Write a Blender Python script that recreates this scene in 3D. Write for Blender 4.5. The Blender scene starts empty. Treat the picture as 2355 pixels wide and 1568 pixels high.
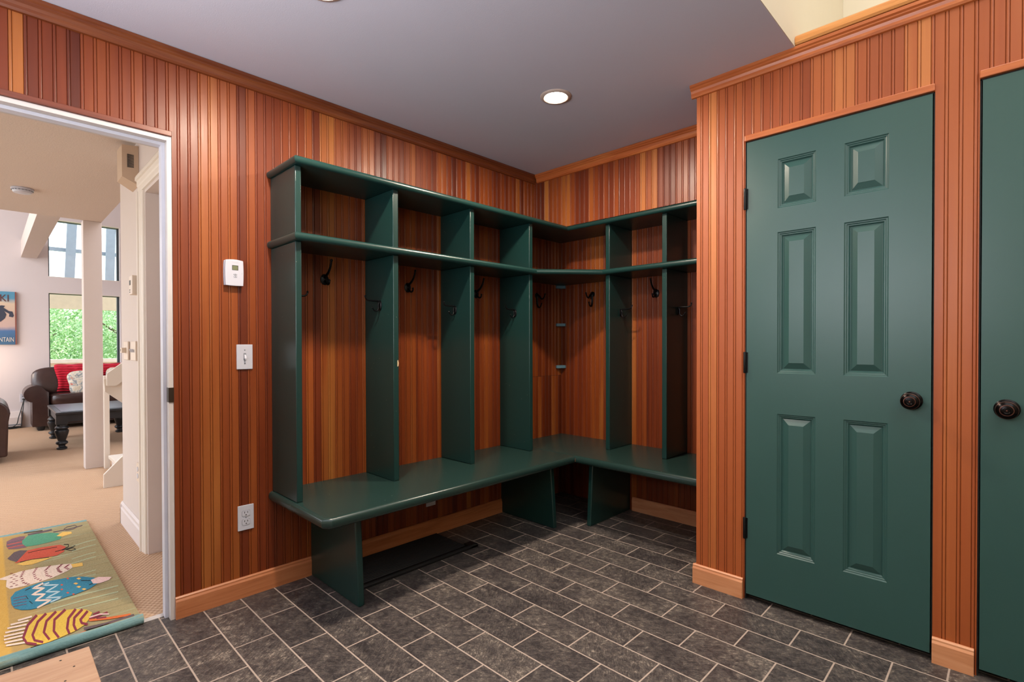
import bpy, bmesh, math, random
from mathutils import Vector, Matrix
random.seed(7)
sc = bpy.context.scene
COL = sc.collection
# ------------------------------------------------------------------ camera numbers
FPX, YAW, PIT, ROL = 1177.4679, .7734, -.0098, -.0023
CAM = Vector((2.4895, -3.0916, 1.14)); V0 = 19.6934
def cam_axes():
    s, c = math.sin(YAW), math.cos(YAW)
    F = Vector((-s, c, 0)); R = Vector((c, s, 0)); U = Vector((0, 0, 1))
    F, U = math.cos(PIT)*F + math.sin(PIT)*U, math.cos(PIT)*U - math.sin(PIT)*F
    R, U = math.cos(ROL)*R + math.sin(ROL)*U, math.cos(ROL)*U - math.sin(ROL)*R
    return F, R, U
AF, AR, AU = cam_axes()
def at(u, v, ax, val):
    """the point of a plane (x, y or z = val) that the photograph shows at pixel (u, v)"""
    d = AF + (u-1177.5)/FPX*AR - (v-784-V0)/FPX*AU
    i = 'xyz'.index(ax)
    return CAM + d*((val-CAM[i])/d[i])

# ------------------------------------------------------------------ materials
def lin(v):
    v /= 255.0
    return v/12.92 if v <= .04045 else ((v+.055)/1.055)**2.4
def rgb(r, g, b): return (lin(r), lin(g), lin(b), 1)
class NT:
    def __init__(s, name):
        s.m = bpy.data.materials.new(name); s.m.use_nodes = True
        s.t = s.m.node_tree; s.b = s.t.nodes['Principled BSDF']; s.out = s.t.nodes['Material Output']
    def n(s, typ, **kw):
        nd = s.t.nodes.new(typ)
        for k, v in kw.items(): setattr(nd, k, v)
        return nd
    def link(s, a, b): s.t.links.new(a, b)
    def put(s, sock, v):
        if isinstance(v, bpy.types.NodeSocket): s.link(v, sock)
        elif v is not None: sock.default_value = v
    def math(s, op, a, b=None, c=None, clamp=False):
        nd = s.n('ShaderNodeMath', operation=op, use_clamp=clamp)
        for i, v in enumerate((a, b, c)):
            if v is not None: s.put(nd.inputs[i], v)
        return nd.outputs[0]
    def mix(s, f, a, b, blend='MIX'):
        nd = s.n('ShaderNodeMix', data_type='RGBA', blend_type=blend)
        s.put(nd.inputs[0], f); s.put(nd.inputs[6], a); s.put(nd.inputs[7], b)
        return nd.outputs[2]
    def pos(s): return s.n('ShaderNodeNewGeometry').outputs['Position']
    def objc(s): return s.n('ShaderNodeTexCoord').outputs['Object']
    def xyz(s, v):
        nd = s.n('ShaderNodeSeparateXYZ'); s.link(v, nd.inputs[0]); return nd.outputs
    def comb(s, x, y, z):
        nd = s.n('ShaderNodeCombineXYZ')
        for i, v in enumerate((x, y, z)): s.put(nd.inputs[i], v)
        return nd.outputs[0]
    def noise(s, vec, scale=5, detail=3, rough=.5, dist=0):
        nd = s.n('ShaderNodeTexNoise'); s.put(nd.inputs['Vector'], vec)
        nd.inputs['Scale'].default_value = scale; nd.inputs['Detail'].default_value = detail
        nd.inputs['Roughness'].default_value = rough; nd.inputs['Distortion'].default_value = dist
        return nd.outputs['Fac']
    def white(s, vec):
        nd = s.n('ShaderNodeTexWhiteNoise', noise_dimensions='3D'); s.link(vec, nd.inputs['Vector']); return nd.outputs['Value']
    def ramp(s, f, stops, interp='LINEAR'):
        nd = s.n('ShaderNodeValToRGB'); cr = nd.color_ramp; cr.interpolation = interp
        while len(cr.elements) < len(stops): cr.elements.new(.5)
        for e, (p, c) in zip(cr.elements, stops): e.position = p; e.color = c
        s.link(f, nd.inputs[0]); return nd.outputs[0]
    def rng(s, v, a, b, c=0, d=1):
        nd = s.n('ShaderNodeMapRange', interpolation_type='SMOOTHSTEP'); s.put(nd.inputs[0], v)
        for i, q in enumerate((a, b, c, d)): nd.inputs[i+1].default_value = q
        return nd.outputs[0]
    def bump(s, h, strength=.3, dist=.002):
        nd = s.n('ShaderNodeBump'); nd.inputs['Strength'].default_value = strength
        nd.inputs['Distance'].default_value = dist; s.link(h, nd.inputs['Height']); s.link(nd.outputs[0], s.b.inputs['Normal'])
    def set(s, col=None, rough=None, metal=None, spec=None, coat=None, coatr=None, emit=None, es=None):
        B = s.b.inputs
        if col is not None: s.put(B['Base Color'], col)
        if rough is not None: s.put(B['Roughness'], rough)
        if metal is not None: B['Metallic'].default_value = metal
        if spec is not None: B['Specular IOR Level'].default_value = spec
        if coat is not None: B['Coat Weight'].default_value = coat
        if coatr is not None: B['Coat Roughness'].default_value = coatr
        if emit is not None: B['Emission Color'].default_value = emit
        if es is not None: B['Emission Strength'].default_value = es
        return s.m
def plain(name, col, rough=.5, metal=0, spec=.5, mottling=.06, scale=14, bump=0, bscale=200, coat=0):
    t = NT(name); p = t.objc(); f = t.noise(p, scale, 3)
    c2 = tuple(min(1, x*(1+mottling*2)) for x in col[:3])+(1,); c1 = tuple(x*(1-mottling*2) for x in col[:3])+(1,)
    t.set(t.mix(f, c1, c2), rough, metal, spec, coat)
    if bump: t.bump(t.noise(p, bscale, 2), bump, .002)
    return t.m

PITCH = .0384
def bead_mat(name, axis, phase, tones, seed, seam=None):
    """stained beadboard: one tint per board, long grain, darker lines along the grooves"""
    t = NT(name); P = t.xyz(t.pos()); s_ = P[0 if axis == 'x' else 1]; z = P[2]
    if seam:                                        # a horizontal joint in the boards near the corner
        cut = t.math('MULTIPLY', t.math('GREATER_THAN', s_, seam[0]), t.math('LESS_THAN', z, seam[1]))
    u = t.math('DIVIDE', t.math('SUBTRACT', s_, phase), PITCH)
    k = t.math('FLOOR', u); f = t.math('SUBTRACT', u, k)
    kk = k if not seam else t.math('ADD', k, t.math('MULTIPLY', cut, 31.0))
    k2 = t.math('FLOOR', t.math('MULTIPLY', t.math('ADD', kk, .5+seed % 2), .5))
    w1 = t.white(t.comb(kk, float(seed), 1.0)); w2 = t.white(t.comb(k2, float(seed), 9.0))
    wav = t.noise(t.comb(t.math('MULTIPLY', s_, 15.0), t.math('MULTIPLY', kk, 7.7), t.math('MULTIPLY', z, .8)), 1, 2, .5, .5)
    grain = t.noise(t.comb(t.math('MULTIPLY', s_, 330.0), t.math('MULTIPLY', kk, 3.1), t.math('MULTIPLY', z, 5.0)), 1, 4, .6)
    fine = t.noise(t.comb(t.math('MULTIPLY', s_, 600.0), kk, t.math('MULTIPLY', z, 40.0)), 1, 2)
    v = t.math('ADD', t.math('MULTIPLY', w1, .46), t.math('MULTIPLY', w2, .34))
    v = t.math('ADD', v, t.math('MULTIPLY', t.math('SUBTRACT', wav, .5), .62))
    v = t.math('ADD', v, t.math('MULTIPLY', t.math('SUBTRACT', grain, .5), .11))
    v = t.math('ADD', v, .10)
    col = t.ramp(v, [(0.10, tones[0]), (.42, tones[1]), (.68, tones[2]), (.95, tones[3])])
    col = t.mix(t.math('MULTIPLY', fine, .12), col, t.mix(.5, col, (0.02, .005, .002, 1)))
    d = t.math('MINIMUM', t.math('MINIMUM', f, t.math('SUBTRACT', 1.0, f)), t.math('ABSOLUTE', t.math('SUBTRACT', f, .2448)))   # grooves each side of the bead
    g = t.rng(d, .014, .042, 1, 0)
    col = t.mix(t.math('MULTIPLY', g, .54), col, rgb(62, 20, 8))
    if seam:
        ln = t.math('MULTIPLY', t.math('GREATER_THAN', s_, seam[0]), t.math('LESS_THAN', t.math('ABSOLUTE', t.math('SUBTRACT', z, seam[1])), .0014))
        col = t.mix(ln, col, rgb(60, 24, 10))
    t.set(col, t.rng(grain, .2, .8, .36, .48), spec=.42, coat=.06, coatr=.25)
    t.bump(t.math('ADD', t.math('MULTIPLY', grain, .5), t.math('MULTIPLY', fine, .3)), .10, .001)
    return t.m
def wood_mat(name, axis, tones, rough=.4, scale=1.0, coat=.2):
    t = NT(name); P = t.xyz(t.pos()); o = {'x': 0, 'y': 1, 'z': 2}[axis]; oth = [i for i in range(3) if i != o]
    a = t.math('MULTIPLY', P[o], 2.2*scale); b = t.math('MULTIPLY', P[oth[0]], 34*scale); c = t.math('MULTIPLY', P[oth[1]], 34*scale)
    n1 = t.noise(t.comb(a, b, c), 1, 4, .55, 1.2)
    n2 = t.noise(t.comb(t.math('MULTIPLY', a, 4), t.math('MULTIPLY', b, 9), t.math('MULTIPLY', c, 9)), 1, 3)
    v = t.math('ADD', t.math('MULTIPLY', n1, .8), t.math('MULTIPLY', n2, .25))
    t.set(t.ramp(v, [(.25, tones[0]), (.52, tones[1]), (.8, tones[2])]), rough, spec=.45, coat=coat, coatr=.3)
    t.bump(n2, .08, .001); return t.m
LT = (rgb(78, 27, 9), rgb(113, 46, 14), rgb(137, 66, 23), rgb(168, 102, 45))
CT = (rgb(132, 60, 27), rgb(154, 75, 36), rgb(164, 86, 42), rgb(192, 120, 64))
M = {}
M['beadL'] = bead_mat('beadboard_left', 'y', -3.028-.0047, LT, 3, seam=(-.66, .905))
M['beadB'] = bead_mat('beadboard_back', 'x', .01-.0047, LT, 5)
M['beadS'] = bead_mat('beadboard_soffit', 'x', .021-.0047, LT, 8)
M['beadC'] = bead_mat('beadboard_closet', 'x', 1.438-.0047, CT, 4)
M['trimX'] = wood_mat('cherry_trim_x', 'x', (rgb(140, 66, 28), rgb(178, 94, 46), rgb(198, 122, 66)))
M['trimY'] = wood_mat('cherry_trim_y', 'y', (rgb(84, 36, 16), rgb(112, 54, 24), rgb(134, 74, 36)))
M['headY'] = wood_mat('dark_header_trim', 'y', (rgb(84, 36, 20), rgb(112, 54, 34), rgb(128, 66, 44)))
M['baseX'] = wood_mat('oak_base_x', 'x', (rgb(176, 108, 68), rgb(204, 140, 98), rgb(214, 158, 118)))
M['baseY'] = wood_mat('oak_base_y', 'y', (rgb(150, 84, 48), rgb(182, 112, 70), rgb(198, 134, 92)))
M['maple'] = wood_mat('maple_plank', 'y', (rgb(164, 126, 100), rgb(184, 148, 120), rgb(196, 164, 136)), .45, .7)

def paint(name, col, rough, edge=None, speck=True, coat=0.0):
    t = NT(name); p = t.pos(); f = t.noise(p, 5, 3)
    c = t.mix(f, tuple(x*.94 for x in col[:3])+(1,), tuple(x*1.06 for x in col[:3])+(1,))
    if speck:
        vo = t.n('ShaderNodeTexVoronoi'); t.link(p, vo.inputs['Vector']); vo.inputs['Scale'].default_value = 40
        hit = t.math('MULTIPLY', t.math('LESS_THAN', vo.outputs['Distance'], .06), t.math('GREATER_THAN', t.noise(p, 7.1, 2), .60))
        c = t.mix(hit, c, rgb(150, 150, 130))
    t.set(c, rough, spec=.5, coat=coat)
    t.bump(t.noise(p, 220, 2), .03, .001)
    return t.m
M['green'] = paint('shelf_green_paint', rgb(22, 51, 48), .30)
M['seatgreen'] = paint('bench_green_paint', rgb(30, 51, 47), .27)
M['doorgreen'] = paint('door_green_paint', rgb(44, 77, 73), .36, speck=False)
M['cleat'] = paint('cleat_blue_grey', rgb(86, 122, 136), .5, speck=False)
M['white'] = plain('white_plastic', rgb(192, 192, 201), .35, mottling=.01)
M['ivory'] = plain('ivory_plastic', rgb(214, 196, 178), .4, mottling=.01)
M['chime'] = plain('chime_plastic', rgb(186, 158, 132), .5, mottling=.02)
M['slot'] = plain('dark_slot', rgb(20, 20, 20), .6)
M['grey'] = plain('button_grey', rgb(120, 124, 130), .5)
M['lcd'] = plain('lcd_olive', rgb(112, 116, 88), .25, mottling=.02)
M['black'] = plain('black_iron', rgb(14, 14, 16), .38, .6, bump=.1)
M['bronze'] = plain('oil_rubbed_bronze', rgb(22, 19, 19), .25, .85)
M['copper'] = plain('rubbed_copper_edge', rgb(112, 74, 64), .3, .9)
M['brass'] = plain('strike_plate_metal', rgb(74, 64, 56), .35, .9)
M['hinge'] = plain('black_hinge', rgb(22, 22, 24), .4, .6)
M['nail'] = plain('nail_steel', rgb(70, 70, 72), .4, .9)
M['rubber'] = plain('black_rubber', rgb(9, 9, 10), .5, bump=.3, bscale=90)
M['jamb'] = plain('jamb_white_paint', rgb(198, 190, 186), .4, mottling=.03)
M['jambstop'] = plain('jamb_stop_paint', rgb(204, 204, 214), .35, mottling=.03)
M['cream'] = plain('cream_wall_paint', rgb(214, 202, 190), .75, mottling=.01, bump=.06, bscale=160)
M['hall'] = plain('hall_wall_paint', rgb(202, 187, 178), .7, mottling=.01, bump=.05, bscale=160)
M['halltrim'] = plain('hall_trim_paint', rgb(218, 206, 192), .4, mottling=.01)
M['wellwhite'] = plain('upper_hall_paint', rgb(222, 211, 190), .8, mottling=.008)
M['gap'] = plain('closet_dark', rgb(24, 26, 26), .8)
M['livwall'] = plain('living_wall_paint', rgb(214, 204, 204), .8, mottling=.006)
M['ceil'] = plain('ceiling_paint', rgb(204, 202, 214), .85, mottling=.012, scale=4, bump=.18, bscale=240)
M['hceil'] = plain('hall_ceiling_paint', rgb(204, 188, 176), .9, mottling=.03, scale=60, bump=.5, bscale=130)
M['frame'] = plain('bronze_window_frame', rgb(60, 68, 74), .4, .3)
M['ledge'] = plain('window_ledge_paint', rgb(226, 222, 208), .5)
M['ext'] = plain('porch_cream', rgb(216, 204, 178), .7)
M['extbar'] = plain('sunroof_bar', rgb(150, 166, 182), .6)
M['leather'] = plain('brown_leather', rgb(58, 38, 35), .26, mottling=.12, bump=.25, bscale=70)
M['tableb'] = plain('black_table_wood', rgb(30, 31, 34), .35, mottling=.15, bump=.2, bscale=60)
M['tabletop'] = plain('slate_table_top', rgb(74, 78, 86), .35, mottling=.3, scale=30, bump=.6, bscale=30)
M['cord'] = plain('black_cord', rgb(30, 28, 28), .5)
M['heater'] = plain('heater_white', rgb(216, 204, 200), .4, mottling=.01)
M['bark'] = plain('tree_bark', rgb(84, 70, 56), .9, mottling=.2, bump=.5, bscale=20)
def leaf_mat():
    t = NT('tree_leaves'); f = t.noise(t.pos(), 2.2, 4)
    t.set(t.ramp(f, [(.3, rgb(120, 164, 110)), (.5, rgb(164, 200, 146)), (.7, rgb(206, 226, 180))]), .6)
    return t.m
M['leaf'] = leaf_mat()
def glass_mat():
    t = NT('window_glass'); tr = t.n('ShaderNodeBsdfTransparent'); gl = t.n('ShaderNodeBsdfGlossy'); gl.inputs['Roughness'].default_value = .02
    tr.inputs[0].default_value = (.96, .98, .98, 1)
    mx = t.n('ShaderNodeMixShader'); mx.inputs[0].default_value = .04
    t.link(tr.outputs[0], mx.inputs[1]); t.link(gl.outputs[0], mx.inputs[2]); t.link(mx.outputs[0], t.out.inputs[0]); return t.m
M['glass'] = glass_mat()
def emit_mat(name, col, s):
    t = NT(name); t.set(col, .5, emit=col, es=s); return t.m
M['lens'] = emit_mat('lit_lens', (1, .96, .90, 1), 9)
M['ring'] = plain('can_trim_ring', rgb(196, 176, 164), .4)
def red_knit():
    t = NT('red_knit'); P = t.xyz(t.pos())
    w = t.n('ShaderNodeTexWave', wave_type='BANDS', bands_direction='Z'); w.inputs['Scale'].default_value = 9; w.inputs['Distortion'].default_value = 2.5
    t.link(t.pos(), w.inputs['Vector'])
    t.set(t.mix(w.outputs['Fac'], rgb(170, 8, 30), rgb(222, 24, 56)), .85); t.bump(w.outputs['Fac'], .7, .02); return t.m
M['red'] = red_knit()
def pillow_mat():
    t = NT('patterned_pillow'); f = t.noise(t.objc(), 7, 3, .6, 1.5)
    t.set(t.ramp(f, [(.38, rgb(204, 186, 160)), (.48, rgb(222, 212, 196)), (.55, rgb(120, 132, 140)), (.6, rgb(214, 200, 180)), (.66, rgb(176, 60, 54)), (.7, rgb(196, 176, 148))]), .85); return t.m
M['pillow'] = pillow_mat()

def tile_mat():
    L, W, TX, TY, G = .2976, .1469, .5532, -.985, .0041
    t = NT('slate_tile'); P = t.xyz(t.pos()); x, y = P[0], P[1]
    v = t.math('DIVIDE', t.math('SUBTRACT', y, TY-W), W); row = t.math('FLOOR', v); fv = t.math('SUBTRACT', v, row)
    odd = t.math('FLOORED_MODULO', row, 2.0)
    u = t.math('SUBTRACT', t.math('DIVIDE', t.math('SUBTRACT', x, TX), L), t.math('MULTIPLY', odd, .5))
    cu = t.math('FLOOR', u); fu = t.math('SUBTRACT', u, cu)
    du = t.math('MULTIPLY', t.math('MINIMUM', fu, t.math('SUBTRACT', 1.0, fu)), L)
    dv = t.math('MULTIPLY', t.math('MINIMUM', fv, t.math('SUBTRACT', 1.0, fv)), W)
    d = t.math('MINIMUM', du, dv); tile = t.rng(d, G*.5, G*.5+.0016)
    w = t.white(t.comb(cu, row, 2.0)); w2 = t.white(t.comb(cu, row, 5.0))
    off = t.math('MULTIPLY', w, 40.0)
    pv = t.comb(t.math('ADD', x, off), t.math('ADD', y, off), w2)
    big = t.noise(pv, 9, 4, .6, .4); mid = t.noise(pv, 42, 5, .7, .6); fin = t.noise(pv, 190, 3, .7)
    q1 = t.math('ADD', t.math('MULTIPLY', x, .80), t.math('MULTIPLY', y, .60)); q2 = t.math('SUBTRACT', t.math('MULTIPLY', x, .60), t.math('MULTIPLY', y, .80))
    sA = t.noise(t.comb(t.math('MULTIPLY', q1, 40.0), t.math('MULTIPLY', q2, 190.0), off), 1, 4, .65, .8); sB = t.noise(t.comb(t.math('MULTIPLY', q1, 170.0), t.math('MULTIPLY', q2, 36.0), off), 1, 4, .65, .8)
    st = t.mix(t.math('GREATER_THAN', w2, .55), sA, sB); sep = t.n('ShaderNodeSeparateColor'); t.link(st, sep.inputs[0]); streak = sep.outputs[0]
    vv = t.math('ADD', t.math('MULTIPLY', big, .26), t.math('MULTIPLY', mid, .42)); vv = t.math('ADD', vv, t.math('MULTIPLY', fin, .20)); vv = t.math('ADD', vv, t.math('MULTIPLY', streak, .32))
    vv = t.math('ADD', vv, t.math('MULTIPLY', t.math('SUBTRACT', w, .5), .05))
    col = t.ramp(vv, [(.44, rgb(34, 31, 32)), (.56, rgb(62, 57, 57)), (.66, rgb(92, 85, 80)), (.78, rgb(158, 147, 134))])
    gr = t.noise(t.pos(), 60, 2)
    grout = t.mix(gr, rgb(156, 140, 128), rgb(176, 160, 148))
    t.set(t.mix(tile, grout, col), t.mix(tile, (.85,)*3+(1,), (.42,)*3+(1,)), spec=.4)
    h = t.math('ADD', t.math('MULTIPLY', tile, 1.0), t.math('MULTIPLY', t.math('ADD', mid, fin), .35))
    t.bump(h, .45, .0025); return t.m
M['tile'] = tile_mat()
def carpet_mat():
    t = NT('loop_carpet'); P = t.xyz(t.pos())
    a = t.math('SINE', t.math('MULTIPLY', P[0], 2*math.pi/.030)); b = t.math('SINE', t.math('MULTIPLY', P[1], 2*math.pi/.024))
    n = t.noise(t.pos(), 140, 3); n2 = t.noise(t.pos(), 3, 2)
    h = t.math('ADD', t.math('MULTIPLY', a, b), t.math('MULTIPLY', n, 1.1))
    c = t.ramp(t.math('ADD', t.math('MULTIPLY', h, .3), .42), [(.12, rgb(128, 96, 72)), (.40, rgb(186, 154, 126)), (.8, rgb(206, 178, 150))])
    t.set(t.mix(t.math('MULTIPLY', n2, .25), c, rgb(180, 140, 110)), .95, spec=.1); t.bump(h, .5, .004); return t.m
M['carpet'] = carpet_mat()
def rug_base_mat():
    t = NT('rug_field'); P = t.xyz(t.pos()); x, y = P[0], P[1]
    n = t.noise(t.comb(t.math('MULTIPLY', x, 42.0), t.math('MULTIPLY', y, 2.6), 0.0), 1, 3); fz = t.noise(t.pos(), 120, 3)
    olive = t.ramp(n, [(.36, rgb(150, 140, 104)), (.5, rgb(166, 153, 114)), (.62, rgb(156, 150, 114)), (.68, rgb(176, 182, 146))])
    tan = t.mix(n, rgb(166, 138, 86), rgb(196, 164, 104))
    c = t.mix(t.rng(t.math('ADD', y, t.math('MULTIPLY', fz, .03)), -2.99, -2.88), tan, olive)
    yel = t.mix(fz, rgb(196, 152, 72), rgb(216, 178, 96))
    c = t.mix(t.rng(t.math('ADD', y, t.math('MULTIPLY', fz, .01)), -3.040, -3.030), yel, c)
    blue = t.ramp(n, [(.40, rgb(112, 150, 152)), (.52, rgb(134, 170, 170)), (.60, rgb(164, 158, 116)), (.68, rgb(120, 160, 160))])
    edge = t.math('MAXIMUM', t.rng(x, -.135, -.125), t.rng(x, -1.765, -1.755, 1, 0))
    c = t.mix(edge, c, blue)
    t.set(t.mix(t.math('MULTIPLY', fz, .3), c, t.mix(.5, c, (.1, .08, .05, 1))), .95, spec=.1); t.bump(fz, .6, .004); return t.m
def yarn(name, col):
    t = NT(name); fz = t.noise(t.pos(), 130, 3)
    t.set(t.mix(fz, tuple(x*.75 for x in col[:3])+(1,), tuple(min(1, x*1.2) for x in col[:3])+(1,)), .95, spec=.1); t.bump(fz, .6, .004); return t.m

# ------------------------------------------------------------------ mesh building
WL = {}
def wl(o): return WL.get(o.name, Vector((0, 0, 0))) if o else Vector((0, 0, 0))
def tag(o, label=None, cat=None, group=None, kind=None):
    if label: o['label'] = label
    if cat: o['category'] = cat
    if group: o['group'] = group
    if kind: o['kind'] = kind
    return o
def thing(name, label, cat, loc=(0, 0, 0), group=None, kind=None, rot=None):
    o = bpy.data.objects.new(name, None); COL.objects.link(o); o.location = loc; o.empty_display_size = .05
    if rot: o.rotation_euler = rot
    WL[o.name] = Vector(loc); return tag(o, label, cat, group, kind)
class MB:
    def __init__(s): s.bm = bmesh.new()
    def box(s, x0, y0, z0, x1, y1, z1, mi=0):
        v = [s.bm.verts.new(p) for p in ((x0, y0, z0), (x1, y0, z0), (x1, y1, z0), (x0, y1, z0), (x0, y0, z1), (x1, y0, z1), (x1, y1, z1), (x0, y1, z1))]
        for f in ((3, 2, 1, 0), (4, 5, 6, 7), (0, 1, 5, 4), (1, 2, 6, 5), (2, 3, 7, 6), (3, 0, 4, 7)):
            s.bm.faces.new([v[i] for i in f]).material_index = mi
        return s
    def prism(s, pts, axis, a, b, mi=0):
        """polygon pts in the plane across axis, pushed from a to b (x: pts are y,z / y: x,z / z: x,y)"""
        def P(p, w): return {'x': (w, p[0], p[1]), 'y': (p[0], w, p[1]), 'z': (p[0], p[1], w)}[axis]
        A = [s.bm.verts.new(P(p, a)) for p in pts]; B = [s.bm.verts.new(P(p, b)) for p in pts]; n = len(pts)
        fs = [s.bm.faces.new(A), s.bm.faces.new(B[::-1])]
        for i in range(n): fs.append(s.bm.faces.new((A[i], B[i], B[(i+1) % n], A[(i+1) % n])))
        for f in fs: f.material_index = mi
        return s
    def quad(s, *pts, mi=0):
        s.bm.faces.new([s.bm.verts.new(p) for p in pts]).material_index = mi; return s
    def tube(s, path, radii, seg=10, mi=0, ball=False, flat=1.0):
        path = [Vector(p) for p in path]
        if not hasattr(radii, '__len__'): radii = [radii]*len(path)
        rings = []; up = None
        for i, p in enumerate(path):
            t = (path[min(i+1, len(path)-1)]-path[max(i-1, 0)]).normalized()
            if up is None: up = Vector((0, 0, 1)) if abs(t.z) < .9 else Vector((1, 0, 0))
            a = t.cross(up).normalized() if t.cross(up).length > 1e-4 else t.orthogonal().normalized(); b = a.cross(t).normalized(); up = b
            rings.append([s.bm.verts.new(p+(a*math.cos(q)*flat+b*math.sin(q))*radii[i]) for q in (2*math.pi*k/seg for k in range(seg))])
        for A, B in zip(rings, rings[1:]):
            for k in range(seg): s.bm.faces.new((A[k], A[(k+1) % seg], B[(k+1) % seg], B[k])).material_index = mi
        s.bm.faces.new(rings[0][::-1]).material_index = mi; s.bm.faces.new(rings[-1]).material_index = mi
        if ball: s.sphere(path[-1], radii[-1]*1.45, mi)
        return s
    def sphere(s, c, r, mi=0, sc_=(1, 1, 1), u=12, v=8, power=1.0):
        c = Vector(c); rows = []
        def sp(x): return math.copysign(abs(x)**power, x)
        for j in range(v+1):
            th = math.pi*j/v-math.pi/2; ring = []
            for k in range(u):
                ph = 2*math.pi*k/u
                ring.append(s.bm.verts.new(c+Vector((sp(math.cos(th))*sp(math.cos(ph))*sc_[0], sp(math.cos(th))*sp(math.sin(ph))*sc_[1], sp(math.sin(th))*sc_[2]))*r))
            rows.append(ring)
        for A, B in zip(rows, rows[1:]):
            for k in range(u): s.bm.faces.new((A[k], A[(k+1) % u], B[(k+1) % u], B[k])).material_index = mi
        return s
    def lathe(s, prof, c=(0, 0, 0), axis='z', sgn=1, seg=32, mi=0, mis=None):
        """prof: (radius, height) pairs turned round an axis through c"""
        c = Vector(c); rings = []
        for r, h in prof:
            ring = []
            for k in range(seg):
                q = 2*math.pi*k/seg; a, b = r*math.cos(q), r*math.sin(q)
                ring.append(s.bm.verts.new(c+Vector({'z': (a, b, h*sgn), 'y': (a, h*sgn, b), 'x': (h*sgn, a, b)}[axis])))
            rings.append(ring)
        for i, (A, B) in enumerate(zip(rings, rings[1:])):
            for k in range(seg): s.bm.faces.new((A[k], A[(k+1) % seg], B[(k+1) % seg], B[k])).material_index = (mis[i] if mis else mi)
        for R_ in (rings[0], rings[-1]):
            if prof[rings.index(R_)][0] > 1e-5: s.bm.faces.new(R_).material_index = mi
        return s
    def bevel(s, test, w, seg=3):
        s.bm.edges.ensure_lookup_table()
        bmesh.ops.recalc_face_normals(s.bm, faces=s.bm.faces)
        es = [e for e in s.bm.edges if test((e.verts[0].co+e.verts[1].co)/2, e.verts[1].co-e.verts[0].co)]
        bmesh.ops.bevel(s.bm, geom=es, offset=w, segments=seg, profile=.5, affect='EDGES', clamp_overlap=True)
        return s
    def build(s, name, mats, parent=None, smooth=False, origin=None, label=None, fix=True):
        bm = s.bm
        bmesh.ops.remove_doubles(bm, verts=bm.verts, dist=1e-6)
        if fix: bmesh.ops.recalc_face_normals(bm, faces=bm.faces)
        if parent is not None: o0 = wl(parent)
        elif origin is not None: o0 = Vector(origin)
        else:
            cs = [v.co for v in bm.verts]
            o0 = Vector(((min(c.x for c in cs)+max(c.x for c in cs))/2, (min(c.y for c in cs)+max(c.y for c in cs))/2, min(c.z for c in cs)))
        for v in bm.verts: v.co -= o0
        me = bpy.data.meshes.new(name); bm.to_mesh(me); bm.free()
        for m in (mats if isinstance(mats, (list, tuple)) else [mats]): me.materials.append(m)
        if smooth:
            for p in me.polygons: p.use_smooth = True
            try: me.set_sharp_from_angle(angle=math.radians(35))
            except Exception: pass
        o = bpy.data.objects.new(name, me); COL.objects.link(o)
        if parent is not None: o.parent = parent
        else: o.location = o0
        WL[o.name] = o0
        if label: o['label'] = label
        return o
def struct(name, mb, mats, smooth=False, label=None, cat=None, fix=True):
    o = mb.build(name, mats, smooth=smooth, fix=fix); tag(o, label, cat, kind='structure'); return o
def bev(o, w=.003, seg=2, ang=40):
    m = o.modifiers.new('Bevel', 'BEVEL'); m.width = w; m.segments = seg; m.limit_method = 'ANGLE'; m.angle_limit = math.radians(ang); return o

# beadboard sheet -----------------------------------------------------------------
def beadboard(mb, axis, plane, nrm, spans, phase):
    """spans: (s0, s1, z0, z1).  nrm: +1/-1 direction the face looks along the other horizontal axis"""
    offs = [(-.0066, 0), (-.0047, -.0021), (-.0034, -.0004), (-.0016, .0003), (.0016, .0003), (.0034, -.0004), (.0047, -.0021), (.0066, 0)]
    for s0, s1, z0, z1 in spans:
        pts = [(s0, 0)]
        k = math.floor((s0-phase)/PITCH)
        while True:
            c = phase+k*PITCH; k += 1
            if c-.0067 > s1: break
            for o, d in offs:
                if s0+1e-4 < c+o < s1-1e-4: pts.append((c+o, d))
        pts.append((s1, 0))
        A = []; B = []
        for q, d in pts:
            w = plane+nrm*d
            A.append(mb.bm.verts.new((w, q, z0) if axis == 'y' else (q, w, z0))); B.append(mb.bm.verts.new((w, q, z1) if axis == 'y' else (q, w, z1)))
        for i in range(len(pts)-1):
            vs = (A[i], A[i+1], B[i+1], B[i])
            flip = (axis == 'y' and nrm < 0) or (axis == 'x' and nrm > 0)
            mb.bm.faces.new(vs[::-1] if flip else vs)
    return mb

# ------------------------------------------------------------------ dimensions
ZC = 2.362                       # ceiling
YBE = -2.177; DS = .3117; DD = .2748; DB = .5735
HBT, HB = .454, .408
ZM, ZMT, ZS, ZST = 1.5905, 1.6255, 1.918, 1.9515
YE, TE = -2.160, .027; Y1, Y2, Y3, TD = -1.672, -1.163, -.6616, .031; X4, X5 = .5926, .9921
YC = -.730; XC = 1.4138          # closet wall plane and its left corner
DX0, DX1, DZT = 1.638, 2.290, 2.036
EX0, EX1 = 2.408, 3.066
YJ = -2.553; YO = -3.40; ZH = 1.999   # doorway in the left wall
XW = 1.842                       # edge of the ceiling
XR, YF, ZT = 4.6, -4.9, 4.6      # right wall, wall behind the camera, top of the open hall

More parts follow.
